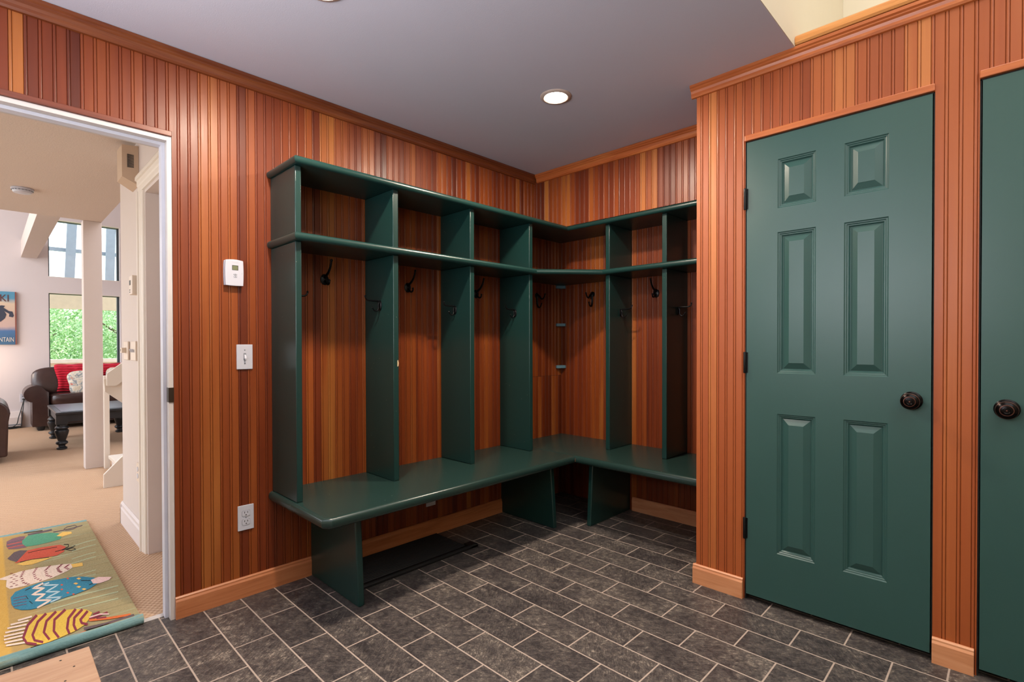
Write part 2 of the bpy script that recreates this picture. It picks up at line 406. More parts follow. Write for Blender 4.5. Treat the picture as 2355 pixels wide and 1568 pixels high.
# ------------------------------------------------------------------ setting: mudroom shell
struct('floor', MB().box(-.068, YF, -.06, XR, .12, 0), M['tile'])
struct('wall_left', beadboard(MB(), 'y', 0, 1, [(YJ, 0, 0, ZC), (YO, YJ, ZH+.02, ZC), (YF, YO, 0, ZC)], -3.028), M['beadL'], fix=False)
m = MB(); m.box(-.12, YJ+.02, 0, -.006, .02, ZT); m.box(-.12, YO-.02, ZH+.02, -.006, YJ+.02, ZT); m.box(-.12, YF, 0, -.006, YO-.02, ZT)
struct('wall_left_core', m, M['hall'])
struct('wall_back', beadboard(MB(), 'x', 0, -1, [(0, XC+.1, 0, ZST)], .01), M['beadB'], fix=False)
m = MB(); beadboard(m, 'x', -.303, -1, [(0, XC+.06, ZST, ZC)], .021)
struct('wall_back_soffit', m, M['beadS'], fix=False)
m = MB(); m.box(-.12, .075, 0, XR, .2, ZT); struct('wall_house', m, M['wellwhite'])
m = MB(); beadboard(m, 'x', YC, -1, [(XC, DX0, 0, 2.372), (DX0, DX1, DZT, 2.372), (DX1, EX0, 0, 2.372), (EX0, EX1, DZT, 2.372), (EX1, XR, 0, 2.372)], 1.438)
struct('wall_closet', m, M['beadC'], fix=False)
m = MB(); m.box(XC, YC+.004, 0, XC+.03, .074, 2.372); struct('wall_closet_return', m, M['trimY'])
struct('ceiling', MB().box(-.005, YF, ZC, XW, .074, ZC+.18), [M['ceil']])
struct('ceiling_well_side', MB().box(XW-.05, YF, ZC+.001, XW+.002, .074, ZT), M['wellwhite'])
struct('wall_closet_top', MB().box(XC+.03, YC+.006, 2.355, XR, .074, 2.368), M['wellwhite'])
struct('wall_right', MB().box(XR, YF, 0, XR+.1, .12, ZT), M['wellwhite'])
struct('wall_front', MB().box(-.12, YF-.1, 0, XR, YF, ZT), M['wellwhite'])
struct('ceiling_upper', MB().box(-.12, YF-.1, ZT, XR+.1, .2, ZT+.1), M['wellwhite'])

# crown mouldings: stepped profile (out, down)
CROWN = [(0, .002), (.030, .002), (.030, .014), (.024, .019), (.024, .024), (.018, .030), (.014, .040), (.014, .050), (.009, .058), (0, .060)]
def crown(name, axis, plane, nrm, s0, s1, ztop, mat, extra=None):
    m = MB(); pts = [(plane+nrm*o, ztop-d) for o, d in CROWN]; m.prism(pts, axis, s0, s1)
    if extra: extra(m)
    return struct(name, m, mat)
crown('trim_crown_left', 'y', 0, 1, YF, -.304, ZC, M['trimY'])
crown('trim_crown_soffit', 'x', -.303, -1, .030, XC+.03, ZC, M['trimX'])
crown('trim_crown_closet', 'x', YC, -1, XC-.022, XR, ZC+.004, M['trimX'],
      lambda m: m.prism([(XC-o*.8, ZC+.004-d) for o, d in CROWN], 'y', YC-.004, -.31))
m = MB(); m.prism([(YC+.02, 2.368), (YC-.030, 2.368), (YC-.036, 2.376), (YC-.036, 2.392), (YC-.030, 2.402), (YC-.016, 2.412), (YC+.02, 2.414)], 'x', XW+.003, XR)
struct('trim_cap_rail', m, wood_mat('cap_rail_wood', 'x', (rgb(176, 104, 44), rgb(206, 136, 70), rgb(220, 160, 96))))
# door heads
bev(struct('trim_door_head_first', MB().box(DX0-.001, YC-.012, DZT, DX1, YC+.03, DZT+.026), M['trimX']), .003)
bev(struct('trim_door_head_second', MB().box(EX0-.001, YC-.012, DZT, EX1, YC+.03, DZT+.026), M['trimX']), .003)
bev(struct('trim_doorway_head', MB().box(-.004, YO-.03, ZH, .012, YJ-.001, ZH+.021), M['headY']), .002)
# baseboards: bevelled top
def bb_profile(p, n): return [(p, 0), (p+n*.014, 0), (p+n*.014, .072), (p+n*.010, .080), (p+n*.010, .086), (p+n*.005, .091), (p, .091)]
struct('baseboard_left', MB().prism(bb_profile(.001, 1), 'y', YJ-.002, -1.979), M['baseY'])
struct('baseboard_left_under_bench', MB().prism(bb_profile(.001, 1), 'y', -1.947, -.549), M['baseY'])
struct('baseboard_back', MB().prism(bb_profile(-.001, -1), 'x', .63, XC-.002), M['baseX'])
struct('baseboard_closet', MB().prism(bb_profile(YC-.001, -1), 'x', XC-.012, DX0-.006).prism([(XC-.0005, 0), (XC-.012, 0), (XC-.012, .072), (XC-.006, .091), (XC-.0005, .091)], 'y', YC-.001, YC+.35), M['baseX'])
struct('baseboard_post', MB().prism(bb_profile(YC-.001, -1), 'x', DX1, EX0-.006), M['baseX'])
# doorway jamb (white) with stop and strike plate
m = MB(); m.box(-.125, YJ-.018, 0, .002, YJ-.002, ZH); m.box(-.125, YO+.002, 0, .002, YO+.018, ZH); m.box(-.125, YO+.0185, ZH-.018, .002, YJ-.0185, ZH-.001)
m.box(-.125, YJ-.002, 0, -.004, YJ+.019, ZH+.019)
jm = struct('trim_doorway_jamb', m, M['jamb'])
m = MB(); m.box(-.075, YJ-.030, 0, -.035, YJ-.018, ZH-.03); m.box(-.075, YO+.018, ZH-.030, -.035, YJ-.018, ZH-.018)
m.build('door_stop', M['jambstop'], jm)
m = MB(); m.box(-.026, YJ-.0195, .905, .003, YJ-.0175, .965); m.box(.001, YJ-.0195, .905, .006, YJ-.0005, .965); m.build('strike_plate', M['brass'], jm, label='dark metal strike plate')
struct('trim_threshold', MB().prism([(-.079, 0), (-.076, .008), (-.066, .008), (-.060, 0)], 'y', YO+.02, YJ-.02), M['jamb'])

# ------------------------------------------------------------------ closet doors
def panel_door(name, x0, x1, z0, z1, yf, thick, pat_x, pat_z, mat):
    m = MB(); bm = m.bm
    xs = sorted([x0, x1]+[q for p in pat_x for q in p]); zs = sorted([z0, z1]+[q for p in pat_z for q in p])
    rings = [(0, 0), (.004, .0035), (.007, .0035), (.011, .0065), (.014, .0065), (.019, .0125), (.020, .0125), (.043, .0025), (.0445, .0016)]
    for i in range(len(xs)-1):
        for j in range(len(zs)-1):
            a, b, c, d = xs[i], xs[i+1], zs[j], zs[j+1]
            if (a, b) in pat_x and (c, d) in pat_z:
                prev = None
                for ins, dep in rings:
                    r = [bm.verts.new((a+ins, yf+dep, c+ins)), bm.verts.new((b-ins, yf+dep, c+ins)), bm.verts.new((b-ins, yf+dep, d-ins)), bm.verts.new((a+ins, yf+dep, d-ins))]
                    if prev:
                        for k in range(4): bm.faces.new((prev[k], prev[(k+1) % 4], r[(k+1) % 4], r[k]))
                    prev = r
                bm.faces.new(prev)
            else: m.quad((a, yf, c), (b, yf, c), (b, yf, d), (a, yf, d))
    yb = yf+thick
    m.quad((x0, yf, z0), (x0, yb, z0), (x0, yb, z1), (x0, yf, z1)); m.quad((x1, yf, z0), (x1, yf, z1), (x1, yb, z1), (x1, yb, z0))
    m.quad((x0, yf, z0), (x1, yf, z0), (x1, yb, z0), (x0, yb, z0)); m.quad((x0, yf, z1), (x0, yb, z1), (x1, yb, z1), (x1, yf, z1))
    m.quad((x0, yb, z0), (x1, yb, z0), (x1, yb, z1), (x0, yb, z1))
    bmesh.ops.remove_doubles(bm, verts=bm.verts, dist=1e-6)
    return struct(name, m, mat)
PZ = [(.240, .841), (1.015, 1.616), (1.718, 1.926)]
d1 = panel_door('door_1', 1.6455, 2.2835, .028, 2.029, YC-.005, .036, [(1.772, 1.917), (2.015, 2.158)], PZ, M['doorgreen'])
d2 = panel_door('door_2', 2.4150, 3.0580, .028, 2.029, YC-.005, .036, [(2.541, 2.686), (2.786, 2.930)], PZ, M['doorgreen'])
tag(d1, 'dark green six panel closet door hinged beside the bench alcove', 'door'); tag(d2, 'dark green closet door cut off by the right edge of the photo', 'door')
def knob(door, x, z):
    y = YC-.005
    k = MB().lathe([(.0, 0), (.033, 0), (.033, .004), (.030, .007), (.022, .009), (.013, .012), (.0125, .026)], (x, y, z), 'y', -1, 32).build('knob_rosette', M['bronze'], door, True)
    kb = MB().lathe([(.0125, .024), (.020, .028), (.0275, .035), (.0292, .041), (.0285, .046), (.0275, .047), (.024, .0515), (.0185, .0545), (.0180, .0560), (.0165, .0565), (.0155, .0550), (.0095, .0562), (.0080, .0550), (.0050, .0555), (0, .0545)],
                    (x, y, z), 'y', -1, 36, mis=[0, 0, 0, 0, 1, 0, 0, 0, 1, 1, 0, 0, 0, 0]).build('door_knob', [M['bronze'], M['copper']], door, True)
    MB().lathe([(0, .0545), (.0022, .0560), (0, .0562)], (x, y, z), 'y', -1, 12).build('lock_button', M['copper'], kb, True)
knob(d1, 2.2285, .932); knob(d2, 2.4790, .922)
for z in (1.781, 1.058, .321):
    m = MB(); m.lathe([(0, -.047), (.006, -.047), (.0068, -.045), (.0068, .045), (.006, .047), (0, .047)], (1.6405, YC-.010, z), 'z', 1, 14); m.box(1.640, YC-.0065, z-.045, 1.652, YC-.0052, z+.045)
    m.build('hinge', M['hinge'], d1, True)
# frames round the doors and closed closet behind, gap shade put into near-black
m = MB()
for a, b in ((DX0, DX1), (EX0, EX1)):
    m.box(a, YC+.003, 0, a+.004, YC+.09, DZT); m.box(b-.004, YC+.003, 0, b, YC+.09, DZT); m.box(a, YC+.003, DZT-.004, b, YC+.09, DZT)
struct('trim_closet_jambs', m, M['gap'])
struct('wall_closet_inside', MB().box(XC+.04, YC+.10, 0, XR, YC+.11, 2.34), M['gap'])

# ------------------------------------------------------------------ L shaped bench
bench = thing('mudroom_bench', 'dark green painted L-shaped wooden bench running round the corner', 'bench', (.3, -1.0, 0))
ch = .030
m = MB().prism([(0.001, YBE), (DB-ch, YBE), (DB, YBE+ch), (DB, -DB-.0006), (0.001, -DB-.0006)], 'z', HB, HBT)
m.bevel(lambda c, d: abs(d.z) < 1e-4 and (c.x > DB-ch-.001 or c.y < YBE+ch+.001) and c.y < -DB-.002, .019, 4)
m.build('seat_board', M['seatgreen'], bench, True)
m = MB().prism([(0.001, -DB), (XC-.002, -DB), (XC-.002, -.001), (0.001, -.001)], 'z', HB, HBT)
m.bevel(lambda c, d: abs(d.z) < 1e-4 and c.y < -DB+.002 and abs(d.x) > .1, .019, 4)
m.build('seat_board', M['seatgreen'], bench, True)
def leg_y(y): return MB().prism([(.002, 0), (.469, 0), (.442, HB-.001), (.002, HB-.001)], 'y', y, y+.031)
for y in (-1.978, -.655):
    bev(leg_y(y).build('bench_leg', M['green'], bench, True), .006, 3)
bev(MB().prism([(-.002, 0), (-.469, 0), (-.442, HB-.001), (-.002, HB-.001)], 'x', .5806, .6116).build('bench_leg', M['green'], bench, True), .006, 3)
m = MB(); m.quad((DB+.0006, -DB-.004, HBT-.034), (DB+.0006, -DB-.0008, HBT-.034), (DB+.0004, -DB-.0008, HBT-.014), (DB+.0004, -DB-.003, HBT-.014))
m.build('chipped_corner', plain('raw_wood_chip', rgb(170, 100, 60), .8), bench, label='bare wood where the green paint chipped off')

# ------------------------------------------------------------------ shelving over the bench
shelf = thing('coat_shelving', 'dark green open cubby shelving with coat bays standing on the bench', 'shelving', (.15, -1.0, HBT))
def shelfboard(name, pts, z0, z1):
    m = MB().prism(pts, 'z', z0, z1)
    def front(c, d):
        if abs(d.z) > 1e-4: return False
        return not (c.x < .004 and abs(d.x) < 1e-4) and not (c.y > -.004 and abs(d.y) < 1e-4) and not (c.x > XC-.006 and abs(d.x) < 1e-4)
    m.bevel(front, (z1-z0)*.44, 4)
    return m.build(name, M['green'], shelf, True)
shelfboard('top_shelf', [(.001, YBE), (DS, YBE), (DS, -DS), (XC-.002, -DS), (XC-.002, -.001), (.001, -.001)], ZS, ZST-.0015)
shelfboard('middle_shelf', [(.001, YBE), (DS, YBE), (DS, Y3+TD), (X4, -DS), (XC-.002, -DS), (XC-.002, -.001), (.001, -.001)], ZM, ZMT)
for nm, z0, z1 in (('lower', HBT+.001, ZM-.001), ('upper', ZMT+.001, ZS-.001)):
    pn = 'coat_bay_partition' if nm == 'lower' else 'cubby_divider'
    bev(MB().box(.001, YE, z0, DD, YE+TE, z1).build('end_panel', M['green'], shelf, True), .003)
    for y in (Y1, Y2, Y3): bev(MB().box(.001, y, z0, DD, y+TD, z1).build(pn, M['green'], shelf, True), .003)
    for x in (X4, X5): bev(MB().box(x, -DD, z0, x+TD, -.001, z1).build(pn, M['green'], shelf, True), .003)
m = MB().prism([(.0, .0), (.006, .004), (.008, .018), (.004, .034), (.0, .030)], 'x', DD-.0005, DD+.0006)
for q in m.bm.verts: q.co += Vector((0, Y1+TD-.009, 1.030))
m.build('paint_chip', plain('bare_chip', rgb(206, 180, 140), .8), shelf, label='small bare spot where paint chipped off the partition edge')
# little corner cleats
for z, w in ((1.612, 'highest'), (1.289, 'middle'), (.970, 'lowest')):
    if w == 'highest': z = 1.577
    o = MB().prism([(.002, -.002), (.002, -.064), (.012, -.064), (.050, -.014), (.050, -.002)], 'z', z-.011, z+.011).build('shelf_cleat', M['cleat'])
    tag(bev(o, .002), 'small blue-grey wooden cleat in the bay corner, the %s of three' % w, 'cleat', 'corner shelf cleats')

# ------------------------------------------------------------------ coat hooks (local: +x out of the wall, z up)
def smooth_path(pts, n=6):
    P = [Vector(p) for p in pts]; out = []
    for i in range(len(P)-1):
        p0, p1, p2, p3 = P[max(i-1, 0)], P[i], P[i+1], P[min(i+2, len(P)-1)]
        for k in range(n):
            t = k/n
            out.append(.5*((2*p1)+(p2-p0)*t+(2*p0-5*p1+4*p2-p3)*t*t+(-p0+3*p1-3*p2+p3)*t**3))
    out.append(P[-1]); return out
def make_hook(kind, label):
    t = thing('coat_hook', label, 'hook', (0, 0, 0), 'black coat hooks')
    if kind == 'long':
        m = MB().lathe([(0, 0), (.021, 0), (.022, .003), (.017, .007), (0, .010)], axis='x', seg=24)
        for v in m.bm.verts: v.co.z *= 1.25
        m.build('back_plate', M['black'], t, True)
        p = smooth_path([(.006, 0, .010), (.024, 0, .020), (.046, 0, .034), (.066, 0, .058), (.078, 0, .089)])
        MB().tube(p, [.0075-.003*i/len(p) for i in range(len(p))], ball=True).build('upper_prong', M['black'], t, True)
        p = smooth_path([(.006, 0, -.006), (.022, 0, -.020), (.040, 0, -.027), (.053, 0, -.020), (.055, 0, -.008)])
        MB().tube(p, [.006-.002*i/len(p) for i in range(len(p))], ball=True).build('lower_prong', M['black'], t, True)
    elif kind == 'side':
        m = MB().lathe([(0, 0), (.013, 0), (.013, .003), (.010, .006), (0, .007)], axis='x', seg=24)
        for v in m.bm.verts: v.co.z *= 2.0
        m.build('back_plate', M['black'], t, True)
        p = smooth_path([(.005, 0, .018), (.018, 0, .022), (.045, 0, .022), (.072, 0, .024), (.083, 0, .032), (.086, 0, .043)])
        MB().tube(p, [.0052-.0016*i/len(p) for i in range(len(p))], ball=True).build('upper_prong', M['black'], t, True)
        p = smooth_path([(.006, 0, .020), (.012, 0, .004), (.011, 0, -.014), (.020, 0, -.028), (.034, 0, -.028), (.047, 0, -.013)])
        MB().tube(p, [.0046-.0012*i/len(p) for i in range(len(p))], ball=True).build('lower_prong', M['black'], t, True)
    else:
        m = MB().lathe([(0, 0), (.019, 0), (.020, .003), (.015, .008), (0, .010)], (0, 0, .005), axis='x', seg=24); m.build('back_plate', M['black'], t, True)
        p = smooth_path([(.006, 0, .012), (.024, 0, .002), (.044, 0, -.020), (.060, 0, -.022), (.074, 0, -.008), (.082, 0, .010)])
        MB().tube(p, [.0075-.003*i/len(p) for i in range(len(p))], ball=True).build('upper_prong', M['black'], t, True)
        p = smooth_path([(.005, 0, .0), (.005, 0, -.03), (.007, 0, -.058), (.018, 0, -.080), (.036, 0, -.078), (.047, 0, -.056)])
        MB().tube(p, [.0085-.0045*i/len(p) for i in range(len(p))], ball=True).build('lower_prong', M['black'], t, True)
    return t
def dup(root, label):
    r = root.copy(); COL.objects.link(r); r['label'] = label
    for chd in list(root.children):
        c = chd.copy(); COL.objects.link(c); c.parent = r
    return r
def place(kind, spots):
    first = None
    for lab, loc, rz in spots:
        o = make_hook(kind, lab) if first is None else dup(first, lab)
        first = first or o
        o.location = loc; o.rotation_euler = (0, 0, rz)
H = math.pi/2
place('long', [('black double coat hook on the beadboard, second bay from the thermostat, tall prong up', (.0005, -1.402, 1.468), 0),
               ('black tall-prong coat hook on the beadboard in the bay nearest the thermostat', (.0005, -1.899, 1.470), 0),
               ('black tall-prong coat hook on the left wall boards, half hidden behind the third partition', (.0005, -.878, 1.468), 0),
               ('black tall-prong coat hook on the back wall boards in the bay nearest the green doors', (.807, -.0005, 1.476), -H)])
place('side', [('black wire-like coat hook on the first partition right of the left end panel', (.155, Y1-.0005, 1.343), -H),
               ('black coat hook on the partition in the middle of the left run', (.140, Y2-.0005, 1.344), -H),
               ('black coat hook on the partition bounding the corner bay on the left', (.148, Y3-.0005, 1.347), -H),
               ('black coat hook on the partition bounding the corner bay on the right', (X4+TD+.0005, -.146, 1.350), 0),
               ('black coat hook on the dark partition beside the closet wall', (X5+TD+.0005, -.133, 1.343), 0),
               ('black coat hook mostly hidden inside the left end panel, only its tip showing', (.137, YE+TE+.0005, 1.345), H)])
place('drop', [('black drop coat hook on the left board wall inside the corner bay', (.0005, -.283, 1.492), 0),
               ('black drop coat hook on the back board wall inside the corner bay', (.296, -.0005, 1.500), -H)])

# ------------------------------------------------------------------ wall plates, thermostat
def oval(cy, cz, w, h, n=20): return [(cy+w*math.cos(2*math.pi*k/n), cz+h*math.sin(2*math.pi*k/n)) for k in range(n)]
def receptacle_face(parent, cy, cz, xs, mat):
    pts = [(cy+.0165*max(-1, min(1, 1.25*math.cos(a))), cz+.0135*max(-.98, min(.98, 1.12*math.sin(a)))) for a in (2*math.pi*k/28 for k in range(28))]
    r = MB().prism(pts, 'x', xs, xs+.0022).build('socket_face', mat, parent)
    m = MB()
    for dy in (-.0063, .0063): m.box(xs+.002, cy+dy-.0011, cz+.0005, xs+.0026, cy+dy+.0011, cz+.0085)
    m.prism(oval(cy, cz-.0068, .0024, .0026, 12), 'x', xs+.002, xs+.0026)
    m.build('socket_slot', M['slot'], r)
    # thin grey ring, shadow round the socket face put into its colour
    q = MB().prism([(cy+(y-cy)*1.07, cz+(z-cz)*1.07) for y, z in pts], 'x', xs-.0003, xs+.0004).build('socket_shadow_ring', M['grey'], r)
def outlet(cy, cz, label):
    t = thing('wall_outlet', label, 'outlet', (0, cy, cz-.057), 'duplex outlets')
    bev(MB().box(.0012, cy-.034, cz-.0565, .0068, cy+.034, cz+.0565).build('cover_plate', M['white'], t), .002)
    for dz in (.0195, -.0195): receptacle_face(t, cy, cz+dz, .0066, M['white'])
    MB().lathe([(0, 0), (.003, 0), (.002, .0012), (0, .0014)], (.0068, cy, cz), 'x', 1, 12).build('cover_screw', M['grey'], t)
outlet(-2.279, .3585, 'white duplex outlet low on the left wall beside the bench end')
outlet(-1.245, .232, 'white duplex outlet under the bench, mostly hidden by the seat')
t = thing('light_switch', 'white toggle light switch on the left wall below the thermostat', 'switch', (0, -2.279, 1.031))
bev(MB().box(.0012, -2.313, 1.031, .0068, -2.245, 1.143).build('cover_plate', M['white'], t), .002)
MB().box(.0066, -2.2845, 1.072, .0072, -2.2735, 1.1035).build('toggle_slot', M['grey'], t)
MB().prism([(.0068, 1.098), (.0068, 1.078), (.012, 1.080), (.020, 1.074), (.021, 1.080), (.013, 1.094)], 'y', -2.2825, -2.2755).build('toggle_lever', M['white'], t)
m = MB()
for z in (1.118, 1.057): MB().lathe([(0, 0), (.003, 0), (.002, .0012), (0, .0014)], (.0068, -2.279, z), 'x', 1, 12).build('cover_screw', M['grey'], t)
# thermostat
t = thing('thermostat', 'white wall thermostat with small grey-green display above the switch', 'thermostat', (0, -2.325, 1.404))
cy, z0, z1, hw = -2.325, 1.404, 1.5175, .0365
def bow(y0, y1, za, zb, b, n=8):
    top = [(y0+(y1-y0)*k/n, zb+b*math.sin(math.pi*k/n)) for k in range(n+1)]
    right = [(y1+.0018*math.sin(math.pi*k/n), zb-(zb-za)*k/n) for k in range(1, n)]
    bot = [(y1-(y1-y0)*k/n, za-b*.35*math.sin(math.pi*k/n)) for k in range(n+1)]
    left = [(y0-.0018*math.sin(math.pi*k/n), za+(zb-za)*k/n) for k in range(1, n)]
    return top+right+bot+left
bev(MB().prism(bow(cy-hw-.001, cy+hw-.001, z0+.001, z1-.003, .003), 'x', .0012, .010).build('back_case', M['white'], t), .002)
m = MB().prism(bow(cy-hw+.001, cy+hw, z0, z1-.002, .004), 'x', .0125, .0250); bev(m.build('front_cover', M['white'], t), .002)
MB().prism(bow(cy-hw+.002, cy+hw-.002, z0+.002, z1-.004, .003), 'x', .0095, .0130).build('case_seam', M['grey'], t)
m = MB().box(.0250, cy-.0095, 1.4720, .0253, cy+.0155, 1.4935)
m.build('display_frame', M['slot'], t); MB().box(.0252, cy-.0075, 1.4735, .0256, cy+.0135, 1.4915).build('display_screen', M['lcd'], t)
for zc, up in ((1.4535, 1), (1.4435, -1)):
    b = MB().prism(oval(cy+.0030, zc, .0070, .0036), 'x', .0250, .0262).build('temperature_button', M['grey'], t)
    MB().prism(oval(cy+.0030, zc, .0058, .0027), 'x', .0262, .0266).build('button_cap', M['white'], b)
    MB().prism([(cy+.0005, zc-.0012*up), (cy+.0055, zc-.0012*up), (cy+.0030, zc+.0016*up)], 'x', .0266, .0269).build('button_arrow', M['slot'], b)
m = MB()
for k in range(2): m.box(.0250, cy+.030, 1.4605-.005*k, .0253, cy+.032, 1.4620-.005*k)
m.build('indicator_mark', M['grey'], t)

cu = bpy.data.curves.new('lettering', 'FONT'); cu.body = 'Honeywell'; cu.size = .0062; cu.align_x = 'CENTER'; cu.extrude = .0001
tmp = bpy.data.objects.new('lettering_tmp', cu); COL.objects.link(tmp); bpy.context.view_layer.update()
me = bpy.data.meshes.new_from_object(tmp.evaluated_get(bpy.context.evaluated_depsgraph_get())); bpy.data.objects.remove(tmp)
me.transform(Matrix(((0, 0, 1, 0), (1, 0, 0, 0), (0, 1, 0, 0), (0, 0, 0, 1)))); me.materials.clear(); me.materials.append(plain('faint_grey_print', rgb(176, 176, 184), .5))
o = bpy.data.objects.new('lettering', me); COL.objects.link(o); o.parent = t; o.location = Vector((.0252, cy+.002, 1.5045))-wl(t)
# ------------------------------------------------------------------ recessed lights
def can(x, y, label):
    t = thing('recessed_light', label, 'ceiling light', (x, y, ZC), 'recessed ceiling lights')
    MB().lathe([(.056, .0005), (.056, .006), (.060, .0085), (.072, .006), (.077, .002), (.0775, .0005)], (x, y, ZC), 'z', -1, 48).build('trim_ring', M['ring'], t, True)
    MB().lathe([(0, .0025), (.0562, .0025)], (x, y, ZC), 'z', -1, 48).build('light_lens', M['lens'], t)
CANS = [(.874, -1.124), (.80, -2.285)]
can(*CANS[0], 'lit round recessed ceiling light near the corner of the ceiling')
can(*CANS[1], 'round recessed ceiling light above the top edge of the photo')

# ------------------------------------------------------------------ boot mat under bench
t = thing('boot_mat', 'black ribbed rubber boot mat on the tile under the bench', 'mat', (.17, -1.55, 0))
bev(MB().box(.018, -1.940, .001, .322, -1.215, .008).build('mat_sheet', M['rubber'], t), .002)
m = MB()
for k in range(17): m.prism([(.030+k*.0155, .008), (.035+k*.0155, .013), (.038+k*.0155, .013), (.043+k*.0155, .008)], 'y', -1.930, -1.225)
m.build('mat_rib', M['rubber'], t)
bev(MB().prism([(.300, .001), (.338, .001), (.338, .013), (.330, .019), (.318, .019), (.306, .010)], 'y', -1.940, -1.165).build('mat_lip', M['rubber'], t), .002)
bev(MB().box(.270, -1.216, .001, .338, -1.165, .014).build('mat_tab', M['rubber'], t), .003)

# ------------------------------------------------------------------ plank step bottom left
sx, sy, sz = at(205, 1485, 'z', .20)
t = thing('wooden_step', 'pale maple plank step with nail heads in the bottom left corner', 'step', (sx+.2, sy-.35, 0))
pw = .133; n = 4
for k in range(n):
    bev(MB().box(sx+k*pw+.0006, sy-.75, .172, sx+(k+1)*pw-.0006, sy, .200).build('step_plank', M['maple'], t, True), .0018)
bev(MB().box(sx+.02, sy-.05, 0, sx+n*pw-.02, sy-.025, .1715).build('step_side', M['maple'], t), .002)
bev(MB().box(sx+.02, sy-.725, 0, sx+n*pw-.02, sy-.70, .1715).build('step_side', M['maple'], t), .002)
bev(MB().box(sx+.02, sy-.699, .06, sx+.042, sy-.051, .1715).build('step_riser', M['maple'], t), .002)
for k in range(n):
    for q in ((.035, .07), (.035, .68), (.10, .045)):
        MB().lathe([(0, 0), (.003, 0), (.0028, .0006), (0, .0008)], (sx+k*pw+q[0], sy-q[1], .200), 'z', 1, 10).build('nail_head', M['nail'], t)

# ------------------------------------------------------------------ hall and living room beyond the doorway
HC = 2.29; YP = -2.49; XF = -7.38
struct('floor_carpet', MB().box(-9.0, -6.2, -.06, -.078, 1.6, 0), M['carpet'])
struct('wall_hall', MB().box(-1.60, YP, 0, -.985+.10, YP+.12, HC).box(-.885, YP, 1.985, -.12, YP+.12, HC), M['hall'])
m = MB(); m.box(-3.62, -6.2, HC, -.12, -2.338, HC+.25); m.box(-1.72, -2.338, HC, -.12, 1.6, HC+.25)
struct('ceiling_hall', m, M['hceil'])
struct('wall_hall_back', MB().box(-3.2, 1.5, 0, -.12, 1.6, 5), M['hall'])
# far wall of the living room with the two window openings
WY0, WY1 = -2.475, -1.655
m = MB()
m.box(XF-.15, -6.2, 0, XF, WY0, 5.2); m.box(XF-.15, WY1, 0, XF, 1.6, 5.2)
m.box(XF-.15, WY0, 0, XF, WY1, .800); m.box(XF-.15, WY0, 1.900, XF, WY1, 2.128); m.box(XF-.15, WY0, 2.955, XF, WY1, 5.2)
struct('wall_living', m, M['livwall'])
struct('wall_living_side', MB().box(XF, 1.5, 0, -3.2, 1.6, 5.2), M['livwall'])
struct('ceiling_living', MB().prism([(XF, 5.0), (-3.62, 3.6), (-3.62, 3.7), (XF, 5.1)], 'y', -6.2, 1.6), M['livwall'])
struct('wall_living_loft', MB().box(-3.62, -6.2, HC+.25, -3.52, -2.338, 3.7).box(-3.62, -2.338, 3.0, -3.52, 1.6, 3.7), M['livwall'])
struct('trim_ceiling_beam', MB().box(XF, -2.757, 2.372, -3.62, -2.593, 2.60), M['hall'])
def window(name, z0, z1):
    m = MB(); w = .014
    m.box(XF-.13, WY0, z0, XF-.06, WY0+w, z1); m.box(XF-.13, WY1-w*2, z0, XF-.06, WY1, z1)
    m.box(XF-.13, WY0+w, z0, XF-.06, WY1-w, z0+w*.6); m.box(XF-.13, WY0+w, z1-w, XF-.06, WY1-w, z1)
    f = struct(name, m, M['frame'])
    MB().box(XF-.10, WY0+w, z0+w*.6, XF-.096, WY1-w, z1-w).build('window_pane', M['glass'], f)
    m = MB(); m.box(XF-.06, WY0, z0-.0, XF-.001, WY1, z0+.006); m.box(XF-.06, WY0, z1-.006, XF-.001, WY1, z1)
    m.build('window_ledge', M['ledge'], f)
window('window_1', 2.128, 2.955); window('window_2', .800, 1.900)
# hall door casing, jamb and base
m = MB()
CAS = [(0, 0), (0, .018), (.012, .022), (.030, .022), (.034, .015), (.060, .015), (.066, .011), (.088, .011), (.094, .007), (.096, 0)]
m.prism([(-.985+a, YP-b) for a, b in CAS], 'z', 0, 1.985)
m.prism([(YP-b*1.15, 1.985+.092-a*.95) for a, b in CAS], 'x', -.985, -.13)
struct('trim_hall_casing', m, M['halltrim'])
m = MB(); m.box(-.888, YP+.001, 0, -.870, YP+.13, 1.985); m.box(-.870, YP+.001, 1.968, -.13, YP+.13, 1.985); m.box(-.870, YP+.065, 0, -.858, YP+.10, 1.968)
struct('trim_hall_jamb', m, M['hall'])
d3 = panel_door('door_3', -.866, -.135, .012, 1.964, YP+.105, .035, [(-.76, -.56), (-.44, -.24)], [(.24, .84), (1.01, 1.6), (1.70, 1.9)], M['hall'])
m = MB(); bp = [(YP, 0), (YP-.014, 0), (YP-.014, .095), (YP-.009, .105), (YP-.011, .125), (YP-.004, .138), (YP, .138)]
m.prism(bp, 'x', -1.614, -.986); m.box(-1.614, YP-.014, 0, -1.6005, YP+.12, .12)
struct('baseboard_hall', m, M['heater'])
